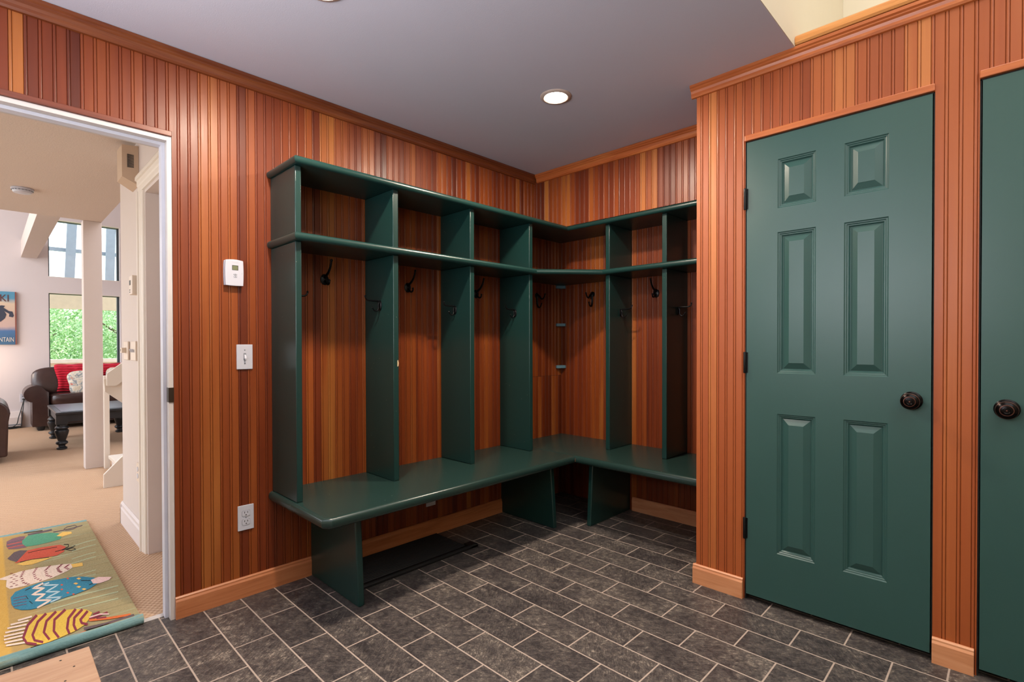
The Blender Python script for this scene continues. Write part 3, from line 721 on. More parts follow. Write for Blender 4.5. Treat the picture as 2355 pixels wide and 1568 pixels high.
# things on the hall wall
def hall(u, v, y=YP): return at(u, v, 'y', y)
t = thing('door_chime', 'beige door chime box with slotted grille high on the hall wall', 'chime', (-1.17, YP, 2.05))
cx1 = -1.03
m = MB(); bm = m.bm
back = [bm.verts.new(p) for p in ((cx1-.16, YP-.001, 2.035), (cx1+.012, YP-.001, 2.035), (cx1+.012, YP-.001, 2.255), (cx1-.16, YP-.001, 2.255))]
frnt = [bm.verts.new(p) for p in ((cx1-.145, YP-.075, 2.075), (cx1, YP-.075, 2.075), (cx1, YP-.075, 2.25), (cx1-.145, YP-.075, 2.25))]
bm.faces.new(back); bm.faces.new(frnt)
for k in range(4): bm.faces.new((back[k], back[(k+1) % 4], frnt[(k+1) % 4], frnt[k]))
m.build('chime_case', M['chime'], t)
m = MB()
for k in range(12): m.box(cx1+.0035, YP-.052, 2.130+k*.0062, cx1+.0095, YP-.022, 2.133+k*.0062)
m.build('chime_grille', M['slot'], t)
t = thing('hall_control', 'small white control panel on the hall wall above the switches', 'control panel', (-1.08, YP, 1.42))
bev(MB().box(-1.085, YP-.040, 1.425, -1.0, YP-.001, 1.53).build('panel_case', M['ivory'], t), .003)
MB().box(-1.070, YP-.0412, 1.478, -1.040, YP-.0401, 1.505).build('panel_display', M['slot'], t)
for k in range(2): MB().box(-1.066, YP-.0412, 1.448-.012*k, -1.050, YP-.0401, 1.454-.012*k).build('panel_button', M['slot'], t)
for nm, lab, x0, x1, slider in (('dimmer_switch', 'ivory wall plate with a square knob, farther of two in the hall', -1.455, -1.325, True), ('light_switch', 'ivory wall plate with three toggles, nearer of two in the hall', -1.235, -1.095, False)):
    t = thing(nm, lab, 'switch', ((x0+x1)/2, YP, 1.05))
    bev(MB().box(x0, YP-.012, 1.052, x1, YP-.001, 1.164).build('cover_plate', M['ivory'], t), .003)
    if slider:
        o = MB().box(x0+.03, YP-.034, 1.095, x0+.085, YP-.0121, 1.126).build('dimmer_knob', M['ivory'], t); MB().box(x0+.048, YP-.0352, 1.104, x0+.054, YP-.0341, 1.118).build('knob_mark', M['slot'], o)
    else:
        for k in range(3): MB().prism([(YP-.0121, 1.115), (YP-.0121, 1.098), (YP-.024, 1.114), (YP-.022, 1.120)], 'x', x0+.025+k*.036, x0+.035+k*.036).build('toggle_lever', M['white'], t)
t = thing('wall_outlet', 'ivory outlet plate low on the hall wall near the casing', 'outlet', (-1.07, YP, .36))
bev(MB().box(-1.105, YP-.010, .362, -1.035, YP-.001, .470).build('cover_plate', M['ivory'], t), .003)
for z in (.435, .397): MB().prism([(-1.07+.0165*math.cos(a), z+.0145*math.sin(a)) for a in (2*math.pi*k/20 for k in range(20))], 'y', YP-.0125, YP-.0100).build('socket_face', M['white'], t)
t = thing('smoke_detector', 'round white smoke detector on the hall ceiling', 'smoke detector', (-2.695, -2.904, HC))
MB().lathe([(0, .001), (.062, .001), (.064, .010), (.058, .014)], (-2.695, -2.904, HC), 'z', -1, 36).build('detector_base', M['white'], t, True)
MB().lathe([(.054, .012), (.056, .022), (.050, .034), (.020, .038), (0, .038)], (-2.695, -2.904, HC), 'z', -1, 36).build('detector_cover', M['white'], t, True)
m = MB()
for k in range(18):
    q = 2*math.pi*k/18; cx, cy_ = -2.695+.0565*math.cos(q), -2.904+.0565*math.sin(q); m.box(cx-.004, cy_-.004, HC-.021, cx+.004, cy_+.004, HC-.017)
m.build('detector_vent', M['grey'], t)

# column, newel and stair pieces
tag(bev(MB().box(-3.735, -2.472, 0, -3.605, -2.336, HC).build('support_column', M['hall']), .004), 'square white column standing between hall and living room', 'column')
t = thing('staircase', 'white stair rising behind the hall wall, only its ends showing', 'stairs', (-2.6, -2.2, 0))
bev(MB().box(-3.56, -2.345, 0, -3.50, -2.305, .86).build('newel_post', M['halltrim'], t), .003)
def ip(u, v, x): q = at(u, v, 'x', x); return (q.y, q.z)
XS = -2.69
MB().prism([ip(239, 1092, XS), ip(278, 1053, XS), (-2.20, .36), (-2.20, 0.001), (ip(239, 1123, XS)[0], .001)], 'x', XS-.03, XS).build('skirt_board', M['halltrim'], t)
MB().prism([ip(246, 859, XS), ip(277, 837, XS), (-2.22, 1.10), (-2.22, .96), ip(277, 880, XS), ip(267, 887, XS), ip(246, 887, XS)], 'x', XS-.03, XS).build('guard_panel', M['halltrim'], t)
MB().prism([ip(240, 872, XS), ip(246, 871, XS), ip(246, 887, XS), ip(267, 887, XS), ip(277, 880, XS), (-2.22, .95), (-2.22, .58), ip(277, 923, XS), ip(243, 901, XS)], 'x', XS-.055, XS-.031).build('stringer', M['halltrim'], t)
bev(MB().box(-3.45, -2.325, .10, -2.75, -2.05, .13).build('stair_tread', M['halltrim'], t), .004)
MB().box(-3.45, -2.30, .001, -2.75, -2.27, .099).build('stair_riser', M['hall'], t)

# poster -----------------------------------------------------------------------------
PY0, PY1, PZ0, PZ1 = -3.33, -2.822, 1.155, 1.880
def pmat():
    t = NT('ski_poster_print'); P = t.xyz(t.pos()); v = t.math('DIVIDE', t.math('SUBTRACT', P[2], PZ0), PZ1-PZ0)
    n = t.noise(t.pos(), 9, 3); v = t.math('ADD', v, t.math('MULTIPLY', t.math('SUBTRACT', n, .5), .08))
    t.set(t.ramp(v, [(.10, rgb(62, 100, 134)), (.26, rgb(74, 112, 158)), (.34, rgb(196, 168, 160)), (.60, rgb(206, 178, 160)), (.78, rgb(214, 190, 164)), (.88, rgb(84, 146, 176))]), .6); return t.m
t = thing('ski_poster', 'blue and cream wood-panel ski poster on the living room wall', 'poster', (XF, PY1, PZ0))
bev(MB().box(XF+.001, PY0, PZ0, XF+.035, PY1, PZ1).build('poster_panel', [pmat()], t), .002)
MB().box(XF+.001, PY1, PZ0, XF+.036, PY1+.012, PZ1).build('panel_edge', plain('panel_edge_red', rgb(140, 78, 66), .7), t)
def pp(px, py): q = at(px/11.2, 660+py/11.2, 'x', XF+.036); return (q.y, q.z)
m = MB(); m.prism([pp(-160, 500), pp(40, 470), pp(130, 480), pp(90, 530), pp(230, 620), pp(320, 630), pp(360, 740), pp(330, 780), pp(230, 760), pp(240, 690), pp(110, 620), pp(165, 700), pp(130, 800), pp(20, 890), pp(-160, 900)], 'x', XF+.035, XF+.0375)
m.build('poster_figure', plain('poster_dark', rgb(58, 62, 78), .6), t)
def lettering(body, size, y_right, z, mat, parent, sx_=1.0):
    cu = bpy.data.curves.new('lettering', 'FONT'); cu.body = body; cu.size = size; cu.align_x = 'RIGHT'; cu.extrude = .001
    tmp = bpy.data.objects.new('lettering_tmp', cu); COL.objects.link(tmp); bpy.context.view_layer.update()
    me = bpy.data.meshes.new_from_object(tmp.evaluated_get(bpy.context.evaluated_depsgraph_get())); bpy.data.objects.remove(tmp)
    o = bpy.data.objects.new('lettering', me); COL.objects.link(o); me.materials.clear(); me.materials.append(mat)
    me.transform(Matrix(((0, 0, 1, 0), (sx_, 0, 0, 0), (0, 1, 0, 0), (0, 0, 0, 1)))); o.parent = parent
    o.location = Vector((XF+.0375, y_right, z))-wl(parent); return o
lettering('SKI', .135, PY1-.055, 1.745, plain('poster_brown_ink', rgb(96, 54, 52), .6), t, .8)
lettering('MOUNTAIN', .088, PY1-.012, 1.195, plain('poster_white_ink', rgb(212, 206, 200), .6), t, .55)

# sofa, throw, pillows -----------------------------------------------------------------
def cushion(name, c, s, mat, parent, power=.45, rot=None, u=28, v=16):
    m = MB().sphere((0, 0, 0), 1, 0, s, u, v, power)
    if rot: bmesh.ops.rotate(m.bm, verts=m.bm.verts, cent=(0, 0, 0), matrix=rot)
    for q in m.bm.verts: q.co += Vector(c)
    return m.build(name, mat, parent, True)
def rolled_arm(y_out, y_in, sgn, x0, x1, top, parent):
    """profile across the arm; sgn -1 when the roll bulges towards -y"""
    r = .112; cyy = y_in+sgn*.135; cz = top-r
    pts = [(y_in, .06), (y_in, cz+.02)]
    for k in range(17):
        a = math.radians(20+k*14.5); pts.append((cyy-sgn*r*math.cos(a), cz+r*math.sin(a)))
    pts += [(y_in+sgn*.165, cz-.10), (y_in+sgn*.165, .06)]
    m = MB().prism(pts, 'x', x0, x1); o = m.build('chair_arm' if 'chair' in parent.name else 'sofa_arm', M['leather'], parent, False); bev(o, .018, 3, 50)
    for p in o.data.polygons: p.use_smooth = True
    return o
SY0, SY1 = -2.52, -.55
sofa = thing('leather_sofa', 'dark brown leather sofa with rolled arms under the living room window', 'sofa', (-7.0, -1.5, 0))
rolled_arm(-2.76, SY0, -1, -7.25, -6.78, .605, sofa); rolled_arm(-.31, SY1, 1, -7.25, -6.78, .605, sofa)
bev(MB().box(-7.28, SY0+.001, .07, -6.83, SY1-.001, .33).build('sofa_base', M['leather'], sofa), .02, 3)
bev(MB().box(-7.34, -2.66, .07, -7.24, -.41, .70).build('sofa_back_frame', M['leather'], sofa), .03, 3)
w3 = (SY1-SY0)/2
for k in range(2): cushion('seat_cushion', (-6.98, SY0+w3*(k+.5), .405), (.235, w3/2, .085), M['leather'], sofa, .35)
tilt = Matrix.Rotation(math.radians(-10), 4, 'Y')
for k in range(2): cushion('back_cushion', (-7.16, SY0+w3*(k+.5)-(.07 if k == 0 else -.07), .64), (.105, w3/2+.09, .205), M['leather'], sofa, .45, tilt)
for y in (-2.60, -.47):
    for x in (-6.84, -7.2): MB().lathe([(0, 0), (.03, 0), (.042, .02), (.045, .06), (0, .06)], (x, y, 0), 'z', 1, 16).build('sofa_foot', M['tableb'], sofa, True)
m = MB(); bm = m.bm                                            # red throw over the back
prof = [(-7.005, .50), (-7.018, .58), (-7.036, .66), (-7.055, .74), (-7.085, .815), (-7.14, .860), (-7.20, .868), (-7.27, .860)]
rows = []
for j in range(33):
    y = -2.425+j*(1.0/32); row = []
    for i, (x, z) in enumerate(prof): row.append(bm.verts.new((x+.006*math.sin(j*1.9)+.004*math.sin(i*2.3+j), y+.02*math.sin(i*1.1)*(1 if j < 2 else .2), z+.004*math.sin(j*.9))))
    rows.append(row)
for A, B in zip(rows, rows[1:]):
    for i in range(len(prof)-1): bm.faces.new((A[i], A[i+1], B[i+1], B[i]))
o = m.build('throw_blanket', M['red'], None, True, origin=(-7.05, -1.9, .5)); s = o.modifiers.new('Solidify', 'SOLIDIFY'); s.thickness = .008; s.offset = 1
tag(o, 'bright red knitted throw draped over the sofa back', 'blanket')
for lab, c, rz in (('patterned beige pillow leaning on the red throw left of the column', (-6.90, -2.115, .63), 8), ('grey and cream pillow on the sofa right of the column', (-6.90, -1.71, .64), -8)):
    m = MB().sphere((0, 0, 0), 1, 0, (.065, .19, .16), 24, 14, .55)
    for q in m.bm.verts:
        k = abs(q.co.y/.19)*abs(q.co.z/.16); q.co.y *= 1+.16*k; q.co.z *= 1+.16*k
    bmesh.ops.rotate(m.bm, verts=m.bm.verts, cent=(0, 0, 0), matrix=Matrix.Rotation(math.radians(rz), 4, 'X') @ Matrix.Rotation(math.radians(-16), 4, 'Y'))
    for q in m.bm.verts: q.co += Vector(c)
    tag(m.build('throw_pillow', M['pillow'], None, True), lab, 'pillow', 'pillows on the sofa')
# armchair at the left edge
chair = thing('leather_armchair', 'dark brown leather armchair cut off by the left edge of the photo', 'armchair', (-4.85, -3.5, 0))
pts = [(-3.20, .06), (-3.20, .50)]+[(-3.07-.128*math.cos(math.radians(k*15)), .48+.125*math.sin(math.radians(k*15))) for k in range(1, 13)]+[(-2.955, .40), (-2.965, .06)]
bev(MB().prism(pts, 'x', -5.25, -4.48).build('chair_arm', M['leather'], chair, True), .018, 3, 50); rolled_arm(-4.1, -3.96, -1, -5.25, -4.48, .60, chair)
bev(MB().box(-5.25, -3.959, .06, -4.52, -3.201, .33).build('chair_base', M['leather'], chair), .02, 3)
cushion('seat_cushion', (-4.83, -3.58, .40), (.33, .375, .085), M['leather'], chair, .35)
cushion('back_cushion', (-5.12, -3.50, .57), (.12, .42, .20), M['leather'], chair, .45)
for y in (-3.10, -4.02):
    for x in (-4.55, -5.18): MB().lathe([(0, 0), (.03, 0), (.042, .02), (.045, .06), (0, .06)], (x, y, 0), 'z', 1, 16).build('chair_foot', M['tableb'], chair, True)
# coffee table
tb = thing('coffee_table', 'black wooden coffee table with slate top and turned legs', 'table', (-5.45, -2.2, 0))
TX0, TX1, TY0, TY1, TZ = -5.99, -4.91, -2.585, -1.83, .415
bev(MB().box(TX0, TY0, TZ-.034, TX1, TY1, TZ-.004).build('table_top', M['tableb'], tb), .008, 3)
bev(MB().box(TX0+.05, TY0+.05, TZ-.0035, TX1-.05, TY1-.05, TZ).build('slate_inset', M['tabletop'], tb), .001)
m = MB(); m.box(TX1-.05, TY0+.075, .300, TX1-.03, TY1-.075, TZ-.0345); m.box(TX0+.03, TY0+.075, .300, TX0+.05, TY1-.075, TZ-.0345)
m.box(TX0+.075, TY0+.022, .300, TX1-.075, TY0+.042, TZ-.0345); m.box(TX0+.075, TY1-.042, .300, TX1-.075, TY1-.022, TZ-.0345)
m.build('apron', M['tableb'], tb)
LEG = [(0, 0), (.030, 0), (.046, .008), (.046, .022), (.030, .034), (.029, .046), (.046, .060), (.054, .070), (.050, .086), (.034, .098), (.038, .112), (.055, .165), (.062, .198), (.060, .212), (.048, .220), (.056, .228), (.060, .238), (.056, .250), (.046, .258), (.046, .272), (.052, .280), (0, .280)]
for x in (TX1-.065, TX0+.065):
    for y in (TY0+.055, TY1-.055):
        lg = MB().lathe(LEG, (x, y, 0), 'z', 1, 24).build('table_leg', M['tableb'], tb, True)
        MB().box(x-.050, y-.050, .280, x+.050, y+.050, TZ-.0345).build('leg_block', M['tableb'], lg)
# heater, outlet, cord on the far wall
t = thing('baseboard_heater', 'white baseboard heater along the living room wall beside the sofa', 'heater', (XF, -3.6, 0))
MB().prism([(XF+.001, .03), (XF+.06, .03), (XF+.062, .15), (XF+.055, .165), (XF+.03, .225), (XF+.001, .235)], 'y', -5.2, -2.775).build('heater_cover', M['heater'], t)
MB().box(XF+.061, -5.2, .045, XF+.064, -2.775, .060).build('heater_lip', M['grey'], t)
MB().box(XF+.001, -5.2, .0005, XF+.05, -2.775, .029).build('heater_foot', M['gap'], t)
t = thing('wall_outlet', 'white outlet on the living room wall with a dark cord plugged in', 'outlet', (XF, -2.745, .36))
bev(MB().box(XF+.001, -2.782, .355, XF+.008, -2.712, .470).build('cover_plate', M['white'], t), .002)
for z in (.435, .392): MB().prism([(-2.747+.0165*math.cos(a), z+.0145*math.sin(a)) for a in (2*math.pi*k/20 for k in range(20))], 'x', XF+.008, XF+.011).build('socket_face', M['grey'], t)
m = MB(); m.box(XF+.0115, -2.757, .382, XF+.04, -2.735, .402)
m.tube(smooth_path([(XF+.038, -2.747, .390), (XF+.07, -2.765, .30), (XF+.09, -2.80, .16), (XF+.09, -2.83, .05), (XF+.08, -2.95, .010), (XF+.10, -3.2, .006)]), .005, 8)
m.tube(smooth_path([(XF+.038, -2.744, .390), (XF+.075, -2.755, .27), (XF+.09, -2.77, .12), (XF+.10, -2.79, .02), (XF+.12, -2.9, .007)]), .005, 8)
tag(m.build('power_cord', M['cord'], None, True), 'thin dark power cord hanging from the living room outlet', 'cord')

# rug -----------------------------------------------------------------------------------
RX0, RX1, RY0, RY1 = -1.80, -.045, -3.78, -2.655
def rz(x):
    if x < -.105: return .012
    return .012+.026*(1-math.cos(min(1, (x+.105)/.045)*math.pi))/2
RUGC = {'field': rug_base_mat(), 'teal': yarn('yarn_teal', rgb(88, 150, 120)), 'mauve': yarn('yarn_mauve', rgb(126, 96, 104)), 'gold': yarn('yarn_gold', rgb(226, 184, 100)),
        'red': yarn('yarn_red', rgb(200, 92, 72)), 'grey': yarn('yarn_grey', rgb(104, 90, 92)), 'cream': yarn('yarn_cream', rgb(226, 206, 190)), 'blue': yarn('yarn_blue', rgb(62, 130, 156)),
        'pink': yarn('yarn_pink', rgb(230, 196, 190)), 'yellow': yarn('yarn_yellow', rgb(214, 180, 80)), 'wine': yarn('yarn_wine', rgb(132, 58, 72)), 'dark': yarn('yarn_dark', rgb(44, 42, 40)),
        'orange': yarn('yarn_orange', rgb(208, 110, 62)), 'pale': yarn('yarn_pale_green', rgb(176, 184, 150)), 'ice': yarn('yarn_ice', rgb(176, 200, 208))}
RK = list(RUGC)
m = MB(); bm = m.bm
xs = [RX0+i*.05 for i in range(33)]+[-.17+i*.0065 for i in range(18)]
xs = sorted(x for x in set(xs) if x < -.058)
top = [(x, rz(x)) for x in xs]
cxr, czr, rr = -.058, .019, .019
roll = [(cxr+rr*1.0*math.sin(a), czr+rr*math.cos(a)) for a in (math.pi*k/10 for k in range(11))]
prof = [(RX0, 0.0005), (RX0-.004, .005)]+top+roll+[(-.17, .0006)]
ysr = [RY0+i*(RY1-RY0)/24 for i in range(25)]
rows = [[bm.verts.new((x, y, z)) for x, z in prof] for y in ysr]
for A, B in zip(rows, rows[1:]):
    for i in range(len(prof)): bm.faces.new((A[i], A[(i+1) % len(prof)], B[(i+1) % len(prof)], B[i]))
bm.faces.new(rows[0]); bm.faces.new(rows[-1][::-1])
bmesh.ops.recalc_face_normals(bm, faces=bm.faces)
LAY = [.0006]
def zp(a, b, off): return (a/6.542, 1180+b/6.542)
def clipy(p): return Vector((p.x, max(p.y, RY0+.01), p.z))
def rp(a, b):
    q = at(a/6.542, 1180+b/6.542, 'z', .012); q = at(a/6.542, 1180+b/6.542, 'z', rz(min(q.x, -.062))); return Vector((min(q.x, -.062), min(q.y, RY1-.002), rz(min(q.x, -.062))+LAY[0]))
def dens(pts, n=5):
    out = []
    for (a, b), (c, d) in zip(pts, pts[1:]+pts[:1]):
        for k in range(n): out.append((a+(c-a)*k/n, b+(d-b)*k/n))
    return out
def patch(col, pts):
    LAY[0] += .000022
    vs = [bm.verts.new(rp(*p)) for p in dens(pts, 2)]
    f = bm.faces.new(vs); f.material_index = RK.index(col)
    if f.normal.z < 0 or (f.normal_update() or f.normal.z < 0): f.normal_flip()
def stroke(col, pts, w):
    LAY[0] += .000022
    P = [Vector((a, b)) for a, b in pts]; Q = []
    for i in range(len(P)-1):
        for k in range(4): Q.append(P[i].lerp(P[i+1], k/4))
    Q.append(P[-1]); L_, R_ = [], []
    for i, q in enumerate(Q):
        t_ = (Q[min(i+1, len(Q)-1)]-Q[max(i-1, 0)]).normalized(); n_ = Vector((-t_.y, t_.x))*w/2
        L_.append(bm.verts.new(rp(*(q+n_)))); R_.append(bm.verts.new(rp(*(q-n_))))
    for i in range(len(Q)-1):
        f = bm.faces.new((L_[i], L_[i+1], R_[i+1], R_[i])); f.material_index = RK.index(col); f.normal_update()
        if f.normal.z < 0: f.normal_flip()
B_ = 1243
def b(pts): return [(x, y+B_) for x, y in pts]
for y0 in (430, 505, 620, 690, 890, 950): stroke('pale', [(1080, y0+70), (1300, y0), (1440, y0-35)], 12)
for y0 in (1170, 1260, 1360): stroke('pale', [(760, y0+190), (1300, y0+40), (1780, y0-80)], 16)
patch('mauve', [(100, 430), (180, 385), (300, 352), (380, 348), (350, 420), (360, 475), (400, 515), (250, 540), (130, 545), (95, 500)])
for k in range(4): stroke('red' if k % 2 else 'grey', [(110, 455+k*24), (240, 425+k*25), (360, 395+k*28)], 9)
patch('teal', [(330, 420), (420, 340), (560, 310), (750, 295), (870, 300), (930, 350), (900, 395), (750, 435), (560, 480), (400, 505), (340, 470)])
patch('gold', [(850, 345), (940, 285), (1070, 280), (1085, 305), (940, 352)])
stroke('grey', [(420, 325), (620, 285), (780, 250)], 26); stroke('dark', [(360, 300), (640, 262)], 10)
stroke('grey', [(800, 285), (960, 255), (1240, 185)], 12)
stroke('grey', [(960, 240), (1010, 205), (1130, 180), (1160, 205), (1100, 240), (990, 262), (960, 240)], 9)
patch('red', [(220, 755), (420, 560), (600, 520), (900, 475), (990, 505), (960, 580), (850, 640), (640, 672), (480, 692), (300, 738)])
patch('grey', [(110, 685), (210, 590), (300, 560), (410, 560), (330, 650), (250, 735), (150, 710)])
patch('gold', [(245, 772), (420, 712), (620, 677), (800, 660), (700, 700), (480, 775), (350, 787)])
for p, w in (([(420, 600), (560, 565), (700, 540), (860, 510)], 8), ([(300, 738), (480, 697), (740, 666)], 9), ([(960, 470), (1030, 470), (1030, 505), (930, 555), (830, 580)], 10), ([(930, 560), (1060, 520), (1130, 488)], 9), ([(980, 545), (1070, 565), (1140, 545), (1100, 520), (1000, 545)], 9)): stroke('dark', p, w)
patch('cream', [(0, 985), (300, 880), (560, 825), (900, 775), (1080, 760), (1090, 820), (1000, 880), (800, 970), (620, 1030), (430, 1085), (150, 1145), (90, 1110), (100, 1010), (0, 1005)])
patch('gold', [(1065, 770), (1240, 745), (1248, 795), (1100, 820)])
for p in ([(545, 830), (500, 900), (530, 980), (640, 1030)], [(740, 800), (680, 860), (700, 940), (790, 970)], [(920, 778), (860, 830), (880, 875), (930, 900)], [(1020, 785), (975, 820), (1040, 858)], [(350, 880), (310, 960), (350, 1050), (450, 1085)]):
    for (a, b1), (c, d) in zip(p, p[1:]):
        for k in range(3):
            x, y = a+(c-a)*k/3, b1+(d-b1)*k/3; stroke('wine', [(x-14, y+6), (x+26, y-8)], 10)
for k in range(10): stroke('wine', [(150+(k % 3)*40, 915+k*22), (190+(k % 3)*40, 905+k*22)], 7)
patch('blue', [(160, 1275), (230, 1190), (400, 1120), (600, 1050), (850, 1005), (1080, 965), (1250, 960), (1420, 975), (1470, 1060), (1350, 1140), (1150, 1220), (930, 1290), (700, 1380), (540, 1439), (450, 1458), (320, 1463), (220, 1438), (175, 1380)])
patch('pink', [(1365, 1010), (1480, 965), (1680, 965), (1640, 1010), (1500, 1060), (1400, 1065), (1385, 1040)])
stroke('cream', [(650, 1060), (490, 1140), (670, 1128), (480, 1235), (680, 1222), (530, 1322), (770, 1310), (560, 1432)], 26)
stroke('ice', [(740, 1052), (615, 1095), (880, 1082), (690, 1192), (900, 1182), (690, 1285), (940, 1265), (760, 1345)], 20)
for x, y in ((1185, 990), (1140, 1065), (1185, 1115), (1265, 1150)): patch('gold', [(x-38, y), (x, y-16), (x+38, y-4), (x+4, y+16)])
for x, y in ((1020, 990), (930, 1085), (930, 1155), (1020, 1205), (1105, 1225)): patch('red', [(x-24, y), (x, y-14), (x+24, y-2), (x, y+14)])
for p in ([(1220, 1020), (1365, 1020)], [(1340, 1085), (1400, 1065)], [(380, 1170), (460, 1130)], [(390, 1255), (425, 1300)], [(440, 1330), (490, 1370)]): stroke('dark', p, 10)
for k in range(4): stroke('wine', [(200, 1290+k*42), (310, 1265+k*42), (400, 1250+k*42)], 6)
for a, c in zip([(480, 320), (430, 380), (400, 440), (380, 500), (370, 555), (350, 605), (350, 660), (380, 712)], [(270, 380), (160, 445), (110, 500), (80, 565), (60, 622), (60, 672), (70, 720), (90, 760)]): stroke('cream', b([a, c]), 26)
patch('yellow', b([(330, 640), (400, 480), (550, 300), (850, 240), (1130, 205), (1300, 215), (1390, 260), (1330, 370), (1270, 450), (1130, 540), (900, 640), (640, 745), (400, 730)]))
for p in ([(555, 300), (420, 450), (350, 640), (400, 720), (550, 740)], [(695, 275), (570, 400), (490, 600), (520, 680), (650, 708)], [(845, 245), (700, 390), (660, 560), (745, 670)], [(985, 215), (820, 370), (810, 540), (885, 640)], [(1140, 208), (1030, 350), (1010, 500), (1045, 580)], [(1240, 212), (1120, 340), (1110, 450), (1145, 530)], [(1320, 238), (1210, 370), (1230, 420), (1320, 440)]): stroke('wine', b(p), 38)
stroke('orange', b([(1340, 378), (1650, 345), (1970, 290)]), 34); stroke('grey', b([(1265, 505), (1600, 430), (2020, 300)]), 40)
for p in ([(1345, 350), (1480, 310), (1620, 255)], [(1400, 290), (1500, 250)], [(1450, 350), (1600, 330)]): stroke('wine', b(p), 26)
stroke('pink', b([(1345, 335), (1500, 285), (1640, 285)]), 18)
stroke('orange', b([(460, 838), (800, 725), (1300, 540)]), 22); stroke('red', b([(1300, 570), (1600, 490), (1950, 408)]), 14)
stroke('grey', b([(1250, 640), (1330, 570), (1480, 520), (1640, 495), (1640, 535), (1500, 640), (1360, 675), (1250, 640)]), 24)
o = m.build('area_rug', [RUGC[k] for k in RK], None, False, origin=(-.9, -3.2, 0), fix=False)
tag(o, 'olive hooked rug with woven colourful birds and blue ends in the doorway', 'rug')

# ------------------------------------------------------------------ outdoors through the windows
t = thing('porch_parapet', 'cream porch parapet with white rail outside the lower window', 'parapet', (-9.2, -2, -.2))
bev(MB().box(-9.25, -5, .84, -9.13, 1.5, .905).build('parapet_rail', M['ledge'], t), .004); MB().box(-9.21, -5, -.2, -9.17, 1.5, .839).build('parapet_panel', M['ext'], t)
t = thing('porch_canopy', 'cream porch beam with rafters outside the windows', 'canopy', (-9.0, -2, 1.7))
a = at(200, 712, 'x', -9.2); MB().box(-9.25, -5, a.z, -9.15, 1.5, a.z+.24).build('porch_beam', M['ext'], t)
for u0, u1 in ((148, 168), (242, 262)):
    p = at(u0, 636, 'x', -9.0); q = at(u1, 512, 'x', -8.3)
    MB().prism([(p.y, p.z-.1), (p.y+.13, p.z-.1), (q.y+.13, q.z+.4), (q.y, q.z+.4)], 'x', -9.05, -9.0).build('canopy_rafter', M['extbar'], t)
a = at(200, 580, 'x', -9.1); MB().box(-9.12, -5, a.z-.03, -9.07, 1.5, a.z+.03).build('canopy_purlin', M['extbar'], t)
struct('ground_outside', MB().box(-30, -20, -.9, -9.26, 20, -.8), plain('lawn', rgb(120, 160, 90), .9, mottling=.2))
def tree(loc, r, h, seed, label):
    rnd = random.Random(seed); t = thing('leafy_tree', label, 'tree', loc, 'trees outside the window')
    x, y, z = loc
    m = MB().tube([(x, y, z), (x+.05, y+.04, z+h*.4), (x, y, z+h*.8)], [.13, .10, .05], 8)
    for k in range(5):
        a = rnd.uniform(0, 6.28); m.tube([(x, y, z+h*(.35+.08*k)), (x+math.cos(a)*r*.7, y+math.sin(a)*r*.7, z+h*(.5+.08*k))], [.045, .015], 6)
    m.build('trunk', M['bark'], t, True)
    m = MB()
    for k in range(13000):
        u = Vector((rnd.gauss(0, 1), rnd.gauss(0, 1), rnd.gauss(0, 1))).normalized()*(rnd.random()**.4)
        c = Vector((x+u.x*r, y+u.y*r, z+h*.62+u.z*h*.45)); n_ = Vector((rnd.gauss(0, 1), rnd.gauss(0, 1), rnd.gauss(0, 1)+.5)).normalized()
        a_ = n_.orthogonal().normalized(); b_ = n_.cross(a_); s_ = rnd.uniform(.02, .038)*r/1.1
        m.quad(c-a_*s_, c-b_*s_*.5, c+a_*s_, c+b_*s_*.5)
    m.build('foliage', M['leaf'], t)
tree((-13.2, -2.75, -.8), 1.1, 3.0, 1, 'pale green leafy tree outside the lower window, nearer the poster')
tree((-14.0, -.55, -.8), 1.15, 3.15, 2, 'pale green leafy tree seen between the column and the hall wall')

tree((-17.8, -1.75, -.8), 2.3, 3.4, 3, 'broad pale tree farthest back, filling the gap between the nearer two')
# ------------------------------------------------------------------ light
def area(name, loc, target, sx_, sy_, power, col, shape='RECTANGLE', spread=None):
    l = bpy.data.lights.new(name, 'AREA'); l.shape = shape; l.size = sx_
    if shape in ('RECTANGLE', 'ELLIPSE'): l.size_y = sy_
    l.energy = power; l.color = col
    if spread: l.spread = spread
    o = bpy.data.objects.new(name, l); COL.objects.link(o); o.location = loc
    o.rotation_euler = (Vector(target)-Vector(loc)).to_track_quat('-Z', 'Y').to_euler(); return o
area('skylight', (3.2, -2.3, 4.5), (3.1, -2.3, 0), 2.2, 4.0, 112, (.93, .97, 1))
area('window_high_right', (4.55, -2.7, 3.0), (.2, -1.9, 1.0), 2.8, 2.2, 56, (.92, .97, 1))
area('fill_behind', (2.9, -4.85, 3.0), (1.6, -.5, 1.0), 2.2, 1.8, 3, (.95, .97, 1))  # added weak fill lamp behind the camera, not a window
for x, y in CANS: area('can_lamp', (x, y, ZC-.012), (x, y, 0), .10, .10, 29, (1, .84, .68), 'DISK')
area('ceiling_fill', (1.5, -3.95, 1.6), (1.5, -3.6, 2.36), 1.3, 1.3, 76, (.90, .93, 1))  # added unseen lamp facing up, brightens the ceiling
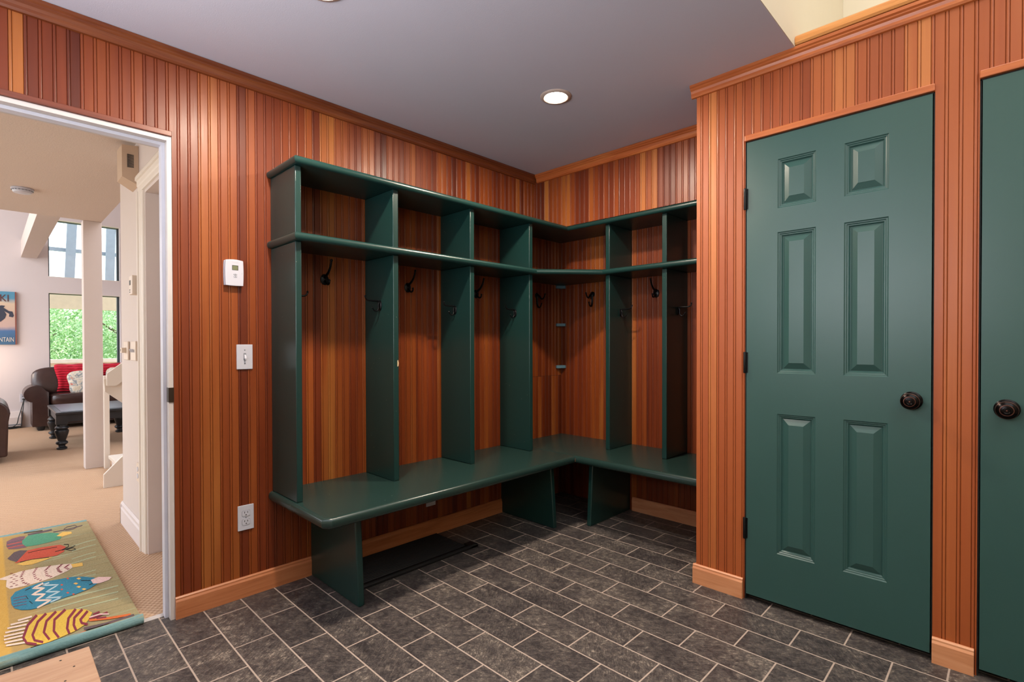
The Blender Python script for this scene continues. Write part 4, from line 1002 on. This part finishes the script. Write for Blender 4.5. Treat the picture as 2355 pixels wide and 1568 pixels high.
# hall and living room
area('living_fill', (-5.3, -5.9, 2.6), (-5.3, -2.0, 1.2), 3.4, 2.6, 95, (1, .98, .96))  # added unseen fill lamp that brightens the living room
area('hall_fill', (-1.8, -5.6, 1.7), (-1.2, -2.5, 1.2), 2.4, 1.8, 23, (1, .96, .94))  # added unseen fill lamp for the hall walls and carpet
l = bpy.data.lights.new('table_lamp_glow', 'POINT'); l.energy = 5; l.color = (1, .72, .5); l.shadow_soft_size = .1
o = bpy.data.objects.new('table_lamp_glow', l); COL.objects.link(o); o.location = (-7.0, -3.15, .95)
w = bpy.data.worlds.new('overcast'); sc.world = w; w.use_nodes = True
bg = w.node_tree.nodes['Background']; sky = w.node_tree.nodes.new('ShaderNodeTexSky')
try:
    sky.sky_type = 'NISHITA'; sky.sun_disc = False; sky.sun_elevation = math.radians(48); sky.air_density = 1.0; sky.dust_density = 4
except Exception: pass
mxn = w.node_tree.nodes.new('ShaderNodeMix'); mxn.data_type = 'RGBA'; mxn.inputs[0].default_value = .8; mxn.inputs[7].default_value = (1, 1, 1, 1)
w.node_tree.links.new(sky.outputs[0], mxn.inputs[6]); w.node_tree.links.new(mxn.outputs[2], bg.inputs[0]); bg.inputs[1].default_value = 2.2

# ------------------------------------------------------------------ camera
cd = bpy.data.cameras.new('camera'); cd.sensor_fit = 'HORIZONTAL'; cd.sensor_width = 36; cd.lens = FPX/2355*36
cd.shift_y = V0/2355; cd.clip_start = .05; cd.clip_end = 100
co = bpy.data.objects.new('camera', cd); COL.objects.link(co)
R4 = Matrix((AR, AU, -AF)).transposed().to_4x4(); R4.translation = CAM; co.matrix_world = R4
sc.camera = co
sc.view_settings.view_transform = 'Standard'; sc.view_settings.look = 'None'; sc.view_settings.exposure = 0
sc.cycles.use_denoising = True; sc.cycles.use_adaptive_sampling = True; sc.cycles.adaptive_threshold = .025
sc.cycles.max_bounces = 7; sc.cycles.diffuse_bounces = 4; sc.cycles.glossy_bounces = 3; sc.cycles.transparent_max_bounces = 8
sc.cycles.sample_clamp_indirect = 6; sc.cycles.caustics_reflective = False; sc.cycles.caustics_refractive = False
